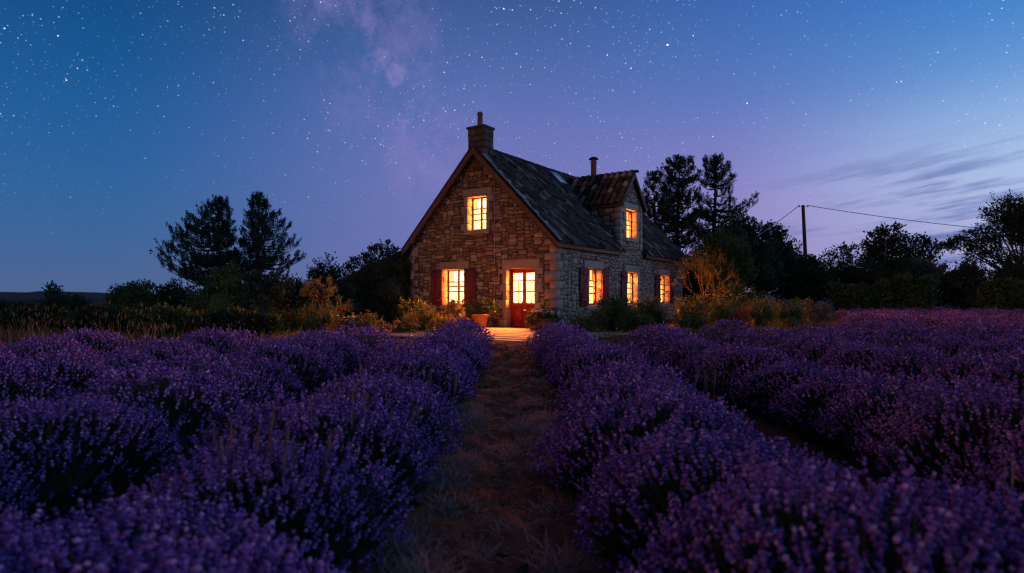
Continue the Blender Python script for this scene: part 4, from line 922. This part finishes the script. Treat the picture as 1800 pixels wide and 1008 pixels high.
bt = thing('branchy_shrub', 'orange-lit branchy shrub next to the far end of the side wall', 'bush', tuple(W(1241, 29.6))); b = M(); lf = M()
grow(np.array((0, 0, 0.)), np.array((-.05, 0, 1.)), 1.15, .045, 4); grow(np.array((0, 0, .5)), np.array((-.55, 0, .85)), .95, .03, 3); grow(np.array((0, 0, .4)), np.array((.5, 0, .9)), .9, .03, 3)
b.build('branch', 'timber', bt, stuff=True); lf.build('foliage', 'yleaf', bt, stuff=True)
# ------------------------------------------------------------------ lavender
def lavender_meshes(seed, n, nseg, rx=.60, h=.53, stem=True, fat=1.0, nleaf=900):
    global R
    keep = R; R = np.random.default_rng(seed)
    cp = R.uniform(.10, 1.0, n)**.62; a = R.uniform(0, 2*math.pi, n); sp = np.sqrt(1-cp**2)
    U = np.stack([sp*np.cos(a), sp*np.sin(a), cp], 1)
    lump = 1+.26*(vnoise(U[:, 0]*2+seed, U[:, 1]*2, 1.4, seed)-.5)+.048*R.normal(size=n)
    tip = U*np.array((rx, rx, h))*lump[:, None]; tip[:, 2] = np.maximum(tip[:, 2], .05)
    D = U*np.array((.75, .75, .55))+np.array((0, 0, .55))+R.normal(size=(n, 3))*.10; D /= np.linalg.norm(D, axis=1, keepdims=True)
    m = M(); L_ = R.uniform(.034, .070, n)*fat**.5
    for i in range(nseg):
        q = (i+.5)/nseg; P = tip+D*(L_*q)[:, None]+R.normal(size=(n, 3))*.003
        w = (.0105 if nseg > 1 else .0125)*fat*(1-.45*q**2)*R.uniform(.75, 1.2, n)
        m.octas(P, D+R.normal(size=(n, 3))*.35, w, (L_/nseg*.60 if nseg > 1 else L_*.55))
    fl = m.mesh('flower_spikes', 'lav')
    m = M(); A = U*np.array((rx, rx, h))*.42
    if stem: m.leaves(tip, A-tip, np.linalg.norm(A-tip, axis=1)*.8, .006)
    k_ = nleaf; cp = R.uniform(.0, 1, k_); a = R.uniform(0, 2*math.pi, k_); sp = np.sqrt(1-cp**2); V = np.stack([sp*np.cos(a), sp*np.sin(a), cp], 1)
    m.leaves(V*np.array((rx, rx, h))*R.uniform(.55, .82, (k_, 1)), V*.7+np.array((0, 0, .7))+R.normal(size=(k_, 3))*.3, R.uniform(.08, .17, k_), .013)
    na, nb_ = 16, 6; v = [(math.cos(i*2*math.pi/na)*math.sin(j/nb_*1.57+.001)*rx*.62*(1+.12*math.sin(i*2.1+seed)), math.sin(i*2*math.pi/na)*math.sin(j/nb_*1.57+.001)*rx*.62*(1+.12*math.cos(i*1.7+seed)), math.cos(j/nb_*1.57)*h*.62) for j in range(nb_+1) for i in range(na)]
    m.add(v, [(j*na+i, j*na+(i+1) % na, (j+1)*na+(i+1) % na, (j+1)*na+i) for j in range(nb_) for i in range(na)])
    fo = m.mesh('foliage', 'lavg'); R = keep
    return fl, fo
NEAR = [lavender_meshes(20+i, 1080, 4, nleaf=1700, fat=1.06) for i in range(4)]
MIDL = [lavender_meshes(40+i, 1000, 2, nleaf=1200, fat=1.08) for i in range(4)]
FARL = [lavender_meshes(60+i, 480, 1, nleaf=520, fat=1.18, stem=False) for i in range(3)]
ORD = 'first second third fourth fifth sixth seventh eighth ninth tenth eleventh twelfth thirteenth fourteenth fifteenth sixteenth seventeenth eighteenth nineteenth twentieth'.split()
def bush(x, y, label, group, s_=1.0, zs=1.0):
    src = NEAR if y < 4.2 else MIDL if y < 10 else FARL
    fl, fo = src[rnd.randrange(len(src))]
    t = thing('lavender_bush', label, 'lavender', (x, y, -.01), rnd.uniform(0, 6.28), group); t.scale = (s_, s_, zs)
    for nm, me in (('flower_spikes', fl), ('foliage', fo)):
        o_ = bpy.data.objects.new(nm, me); COL.objects.link(o_); o_.parent = t; o_['kind'] = 'stuff'
far_m = {}
def far_bush(x, y, s_, zs):
    q = rnd.randrange(3); far_m.setdefault(q, []).append((x, y, s_, zs, rnd.uniform(0, 6.28)))
rows_r = [('row lining the right edge of the path', 1.04)]+[('%s row right of the path' % ORD[i], 1.04+1.84*i) for i in range(1, 9)]
rows_l = [('row lining the left edge of the path', -1.06)]+[('%s row left of the path' % ORD[i], -1.06-1.84*i) for i in range(1, 7)]
def end_r(x): return 15.2 if x < 1.3 else 13.2 if x < 4 else 14.0
def end_l(x): return 15.2 if x > -1.3 else 13.4 if x > -3 else 11.0 if x > -5 else 9.8
for side, rows in ((1, rows_r), (-1, rows_l)):
    for rn, x0 in rows:
        i = 0; y = 1.75+rnd.uniform(-.1, .1)
        while y < (end_r(x0) if side > 0 else end_l(x0)):
            x = x0+rnd.gauss(0, .04)+.07*math.sin(y*.9+x0)-(.12 if side > 0 and y < 4.2 and x0 < 1.3 else .13 if side < 0 and y < 4.2 and x0 > -1.3 else 0); step = rnd.uniform(.80, 1.02)
            if abs(x) < .90*y+.75 and i < 20:
                sc_ = rnd.uniform(.95, 1.18)
                bush(x, y, '%s lavender bush from the front in the %s' % (ORD[i], rn), 'lavender bushes in the '+rn, sc_, sc_*rnd.uniform(.88, 1.10)*(1.0 if y > 3 else 1.06)); i += 1
            y += step
for x, y, lb in ((-1.75, 1.55, 'big lavender bush filling the bottom left corner of the picture'), (1.62, 1.60, 'big lavender bush filling the bottom right corner of the picture'), (-.85, 1.30, 'lavender bush at the bottom edge of the picture left of the path')):
    bush(x, y, lb, 'lavender bushes nearest to the front', 1.05, 1.08)
for i in range(3, 20):                                   # the far field on the right runs back to the hedge
    x0 = 1.04+1.84*i; y = 14.6
    while y < 33:
        if x0 > .53*y+.4 and x0 < .88*y+1.5 and rnd.random() > .10+.5*(vnoise(x0, y, .17, 9) > .72): far_bush(x0+rnd.gauss(0, .1), y+rnd.uniform(-.15, .15), rnd.uniform(.95, 1.2), rnd.uniform(.85, 1.1))
        y += 1.0
fm, gm = M(), M()
for q, lst in far_m.items():
    for k_, me in enumerate(FARL[q]):
        nv = len(me.vertices); co = np.empty(nv*3, np.float32); me.vertices.foreach_get('co', co); co = co.reshape(-1, 3).astype(float)
        tgt = fm if k_ == 0 else gm
        if k_ == 0: sub = np.arange(nv//6*8).reshape(-1, 8)
        F3 = None; lt = np.empty(len(me.polygons), np.int32); me.polygons.foreach_get('loop_total', lt); lv = np.empty(len(me.loops), np.int32); me.loops.foreach_get('vertex_index', lv)
        F3 = lv.reshape(-1, lt[0]) if (lt == lt[0]).all() else None
        for x, y, s_, zs, a in lst:
            ca, sa = math.cos(a)*s_, math.sin(a)*s_
            v = np.stack([co[:, 0]*ca-co[:, 1]*sa+x, co[:, 0]*sa+co[:, 1]*ca+y, co[:, 2]*zs], 1)
            if F3 is not None: tgt.add(v, F3)
field = fm.build('lavender_field', 'lav'); field['kind'] = 'stuff'; field['label'] = 'far lavender rows running back to the right hedge'
gr_ = gm.build('foliage', 'lavg', field, stuff=True)
# ------------------------------------------------------------------ grasses, weeds, pebbles
def blades(m, x, y, z, n, h, w, spread, lean=.5):
    P = np.stack([x+R.normal(size=n)*spread, y+R.normal(size=n)*spread, np.full(n, z)], 1)
    D = np.stack([R.normal(size=n)*lean, R.normal(size=n)*lean, np.ones(n)], 1); m.leaves(P, D, h*R.uniform(.5, 1.15, n), w, bend=.18)
m = M()
for _ in range(48):
    y = rnd.uniform(10.5, 19); x = -rnd.uniform(.30, .90)**.7*y
    if x > -4 and y < 14: continue
    n = 22; hh = rnd.uniform(.45, .9)*(1.0 if x < -.5*y else .6); blades(m, x, y, -.02, n, hh, .012, .16, .22)
    P = np.stack([x+R.normal(size=5)*.16, y+R.normal(size=5)*.16, hh*R.uniform(.8, 1.05, 5)], 1); m.leaves(P, R.normal(size=(5, 3))*.25+(0, 0, 1), .14, .02)
o_ = m.build('dry_grass', 'straw'); o_['kind'] = 'stuff'; o_['label'] = 'tall dry grass along the far left edge of the lavender'
m = M()
for _ in range(2600):
    y = rnd.uniform(17, 60); x = rnd.uniform(-.95, .95)*y
    lx = (x-1.634)*X_[0]+(y-22.2)*X_[1]; ly = (x-1.634)*Y_[0]+(y-22.2)*Y_[1]
    if -13 < lx < 3.0 and -7.6 < ly < 14.5: continue
    blades(m, x, y, -.02, 16, rnd.uniform(.15, .4)*(1+y*.012), .02+y*.0005, .25, .45)
o_ = m.build('grass', 'weed'); o_['kind'] = 'stuff'; o_['label'] = 'rough dark grass round the cottage'
m = M()
for _ in range(240):
    y = 2.0+12.4*rnd.random()**1.5; x = rnd.choice((rnd.gauss(.25, .16), rnd.gauss(.1, .3), rnd.gauss(-.42, .1), rnd.gauss(.48, .1)))
    n = rnd.randint(14, 44); blades(m, x, y, .02, n, rnd.uniform(.05, .16), .0035+.0004*y, .05, 1.1)
for _ in range(44):                                     # denser bleached tussocks in the near path
    y = rnd.uniform(2.3, 6.5); x = rnd.choice((rnd.gauss(.28, .16), rnd.gauss(-.42, .06))); blades(m, x, y, .02, 120, rnd.uniform(.08, .20), .005, .06, .9)
o_ = m.build('path_grass', 'pale'); o_['kind'] = 'stuff'; o_['label'] = 'bleached dry grass tufts along the dirt path'
m = M()
for _ in range(520):
    y = 2.0+12.6*rnd.random()**(1.2 if rnd.random() < .4 else .6); x = rnd.choice((rnd.gauss(.40, .14), rnd.gauss(-.48, .10), rnd.gauss(.52, .08), rnd.gauss(0, .3) if y > 6 else .5))
    blades(m, x, y, .015, rnd.randint(10, 34), rnd.uniform(.04, .13), .008+.0006*y, .06, .9)
o_ = m.build('weeds', 'weed'); o_['kind'] = 'stuff'; o_['label'] = 'green weeds along the edges of the dirt path'
m = M(); n = 1500; y = 1.9+12*R.uniform(0, 1, n)**1.6; P = np.stack([R.normal(size=n)*.26, y, .035+R.uniform(-.015, .015, n)], 1)
m.octas(P, R.normal(size=(n, 3)), R.uniform(.004, .013, n)*(1+.05*y), R.uniform(.004, .011, n)*(1+.05*y))
o_ = m.build('pebbles', 'pebble'); o_['kind'] = 'stuff'; o_['label'] = 'small pebbles and clods on the dirt path'
m = M()                                                 # straw stalks standing out of the lavender
for x0, y0, n in ((-1.15, 2.6, 16), (-.9, 3.4, 10), (-.75, 4.4, 8), (-2.3, 5.2, 8), (1.5, 1.75, 5), (1.15, 4.0, 10), (1.9, 6.5, 8), (-3.5, 8, 8), (3.2, 8.5, 8), (-1.1, 9, 8)):
    for _ in range(n):
        x = x0+rnd.gauss(0, .16); y = y0+rnd.gauss(0, .16); hh = rnd.uniform(.5, .72); dx = rnd.gauss(.06, .06)
        q = np.linspace(0, 1, 4)[:, None]; m.tube(np.array((x, y, .1))+np.array((dx, rnd.gauss(0, .04), hh-.1))*q, .0022, 3, False)
        m.leaves(np.array([[x+dx*.86, y, hh*.86]]), np.array([[dx, 0, 1.0]]), .13, .012)
o_ = m.build('straw_stalks', 'straw'); o_['kind'] = 'stuff'; o_['label'] = 'straw coloured grass stalks standing among the lavender'
m = M()
for x0, y0 in ((-5.6, 14.6), (-4.9, 13.9), (-4.3, 14.4), (2.6, 14.5), (-2.2, 14.8), (7.0, 16.5), (13.5, 24.5), (15.5, 25.5), (11.8, 21.5)):
    for _ in range(7): blades(m, x0+rnd.gauss(0, .35), y0+rnd.gauss(0, .3), 0, 40, rnd.uniform(.25, .6), .014, .14, .35)
o_ = m.build('golden_grass', 'straw'); o_['kind'] = 'stuff'; o_['label'] = 'golden grass clumps at the edge of the garden'
# ------------------------------------------------------------------ utility pole and overhead wires
up = thing('utility_pole', 'leaning wooden utility pole above the right hedge', 'pole', tuple(W(1421, 38)))
tp = W(1411.5, 38, PZ(361, 38))-W(1421, 38)
b = M(); q = np.linspace(0, 1, 6)[:, None]; b.tube(np.array((0, 0, -.3))+(tp-(0, 0, -.3))*q, np.linspace(.14, .095, 6), 10); b.build('post', 'pole', up)
b = M(); b.tube([tp+(-.02, 0, -.10), tp+(.34, -.02, -.10)], .018, 6); b.tube([tp+(-.02, 0, -.10), tp+(-.26, .05, -.10)], .018, 6); b.build('bracket', 'metal', up)
for dx in (.30, -.24):
    b = M(); b.lathe([(.02, -.1), (.045, -.06), (.02, -.03), (.045, .0), (.015, .04)], 8, tuple(tp+(dx, 0, -.02))); b.build('insulator', 'clay', up)
def wire(label, p, q, sag, r=.022):
    u = np.linspace(0, 1, 40)[:, None]; pts = np.array(p)+(np.array(q)-np.array(p))*u-np.array((0, 0, 1.0))*sag*4*u*(1-u)
    tag(M().tube(pts, r, 5).build('overhead_wire', 'wire', smooth=True), label, 'wire')
P0 = W(1421, 38)+tp
wire('long overhead wire running right from the pole towards the umbrella pine', P0+(.30, 0, -.02), W(1800, 41, PZ(408, 41)), .16)
wire('short overhead wire running left and down from the pole behind the dark trees', P0+(-.24, 0, -.02), W(1330, 36.5, PZ(416, 36.5)), .05)
wire('thin stay wire low on the utility pole', W(1417, 38, PZ(428, 38)), W(1388, 40, PZ(440, 40)), .03, .012)
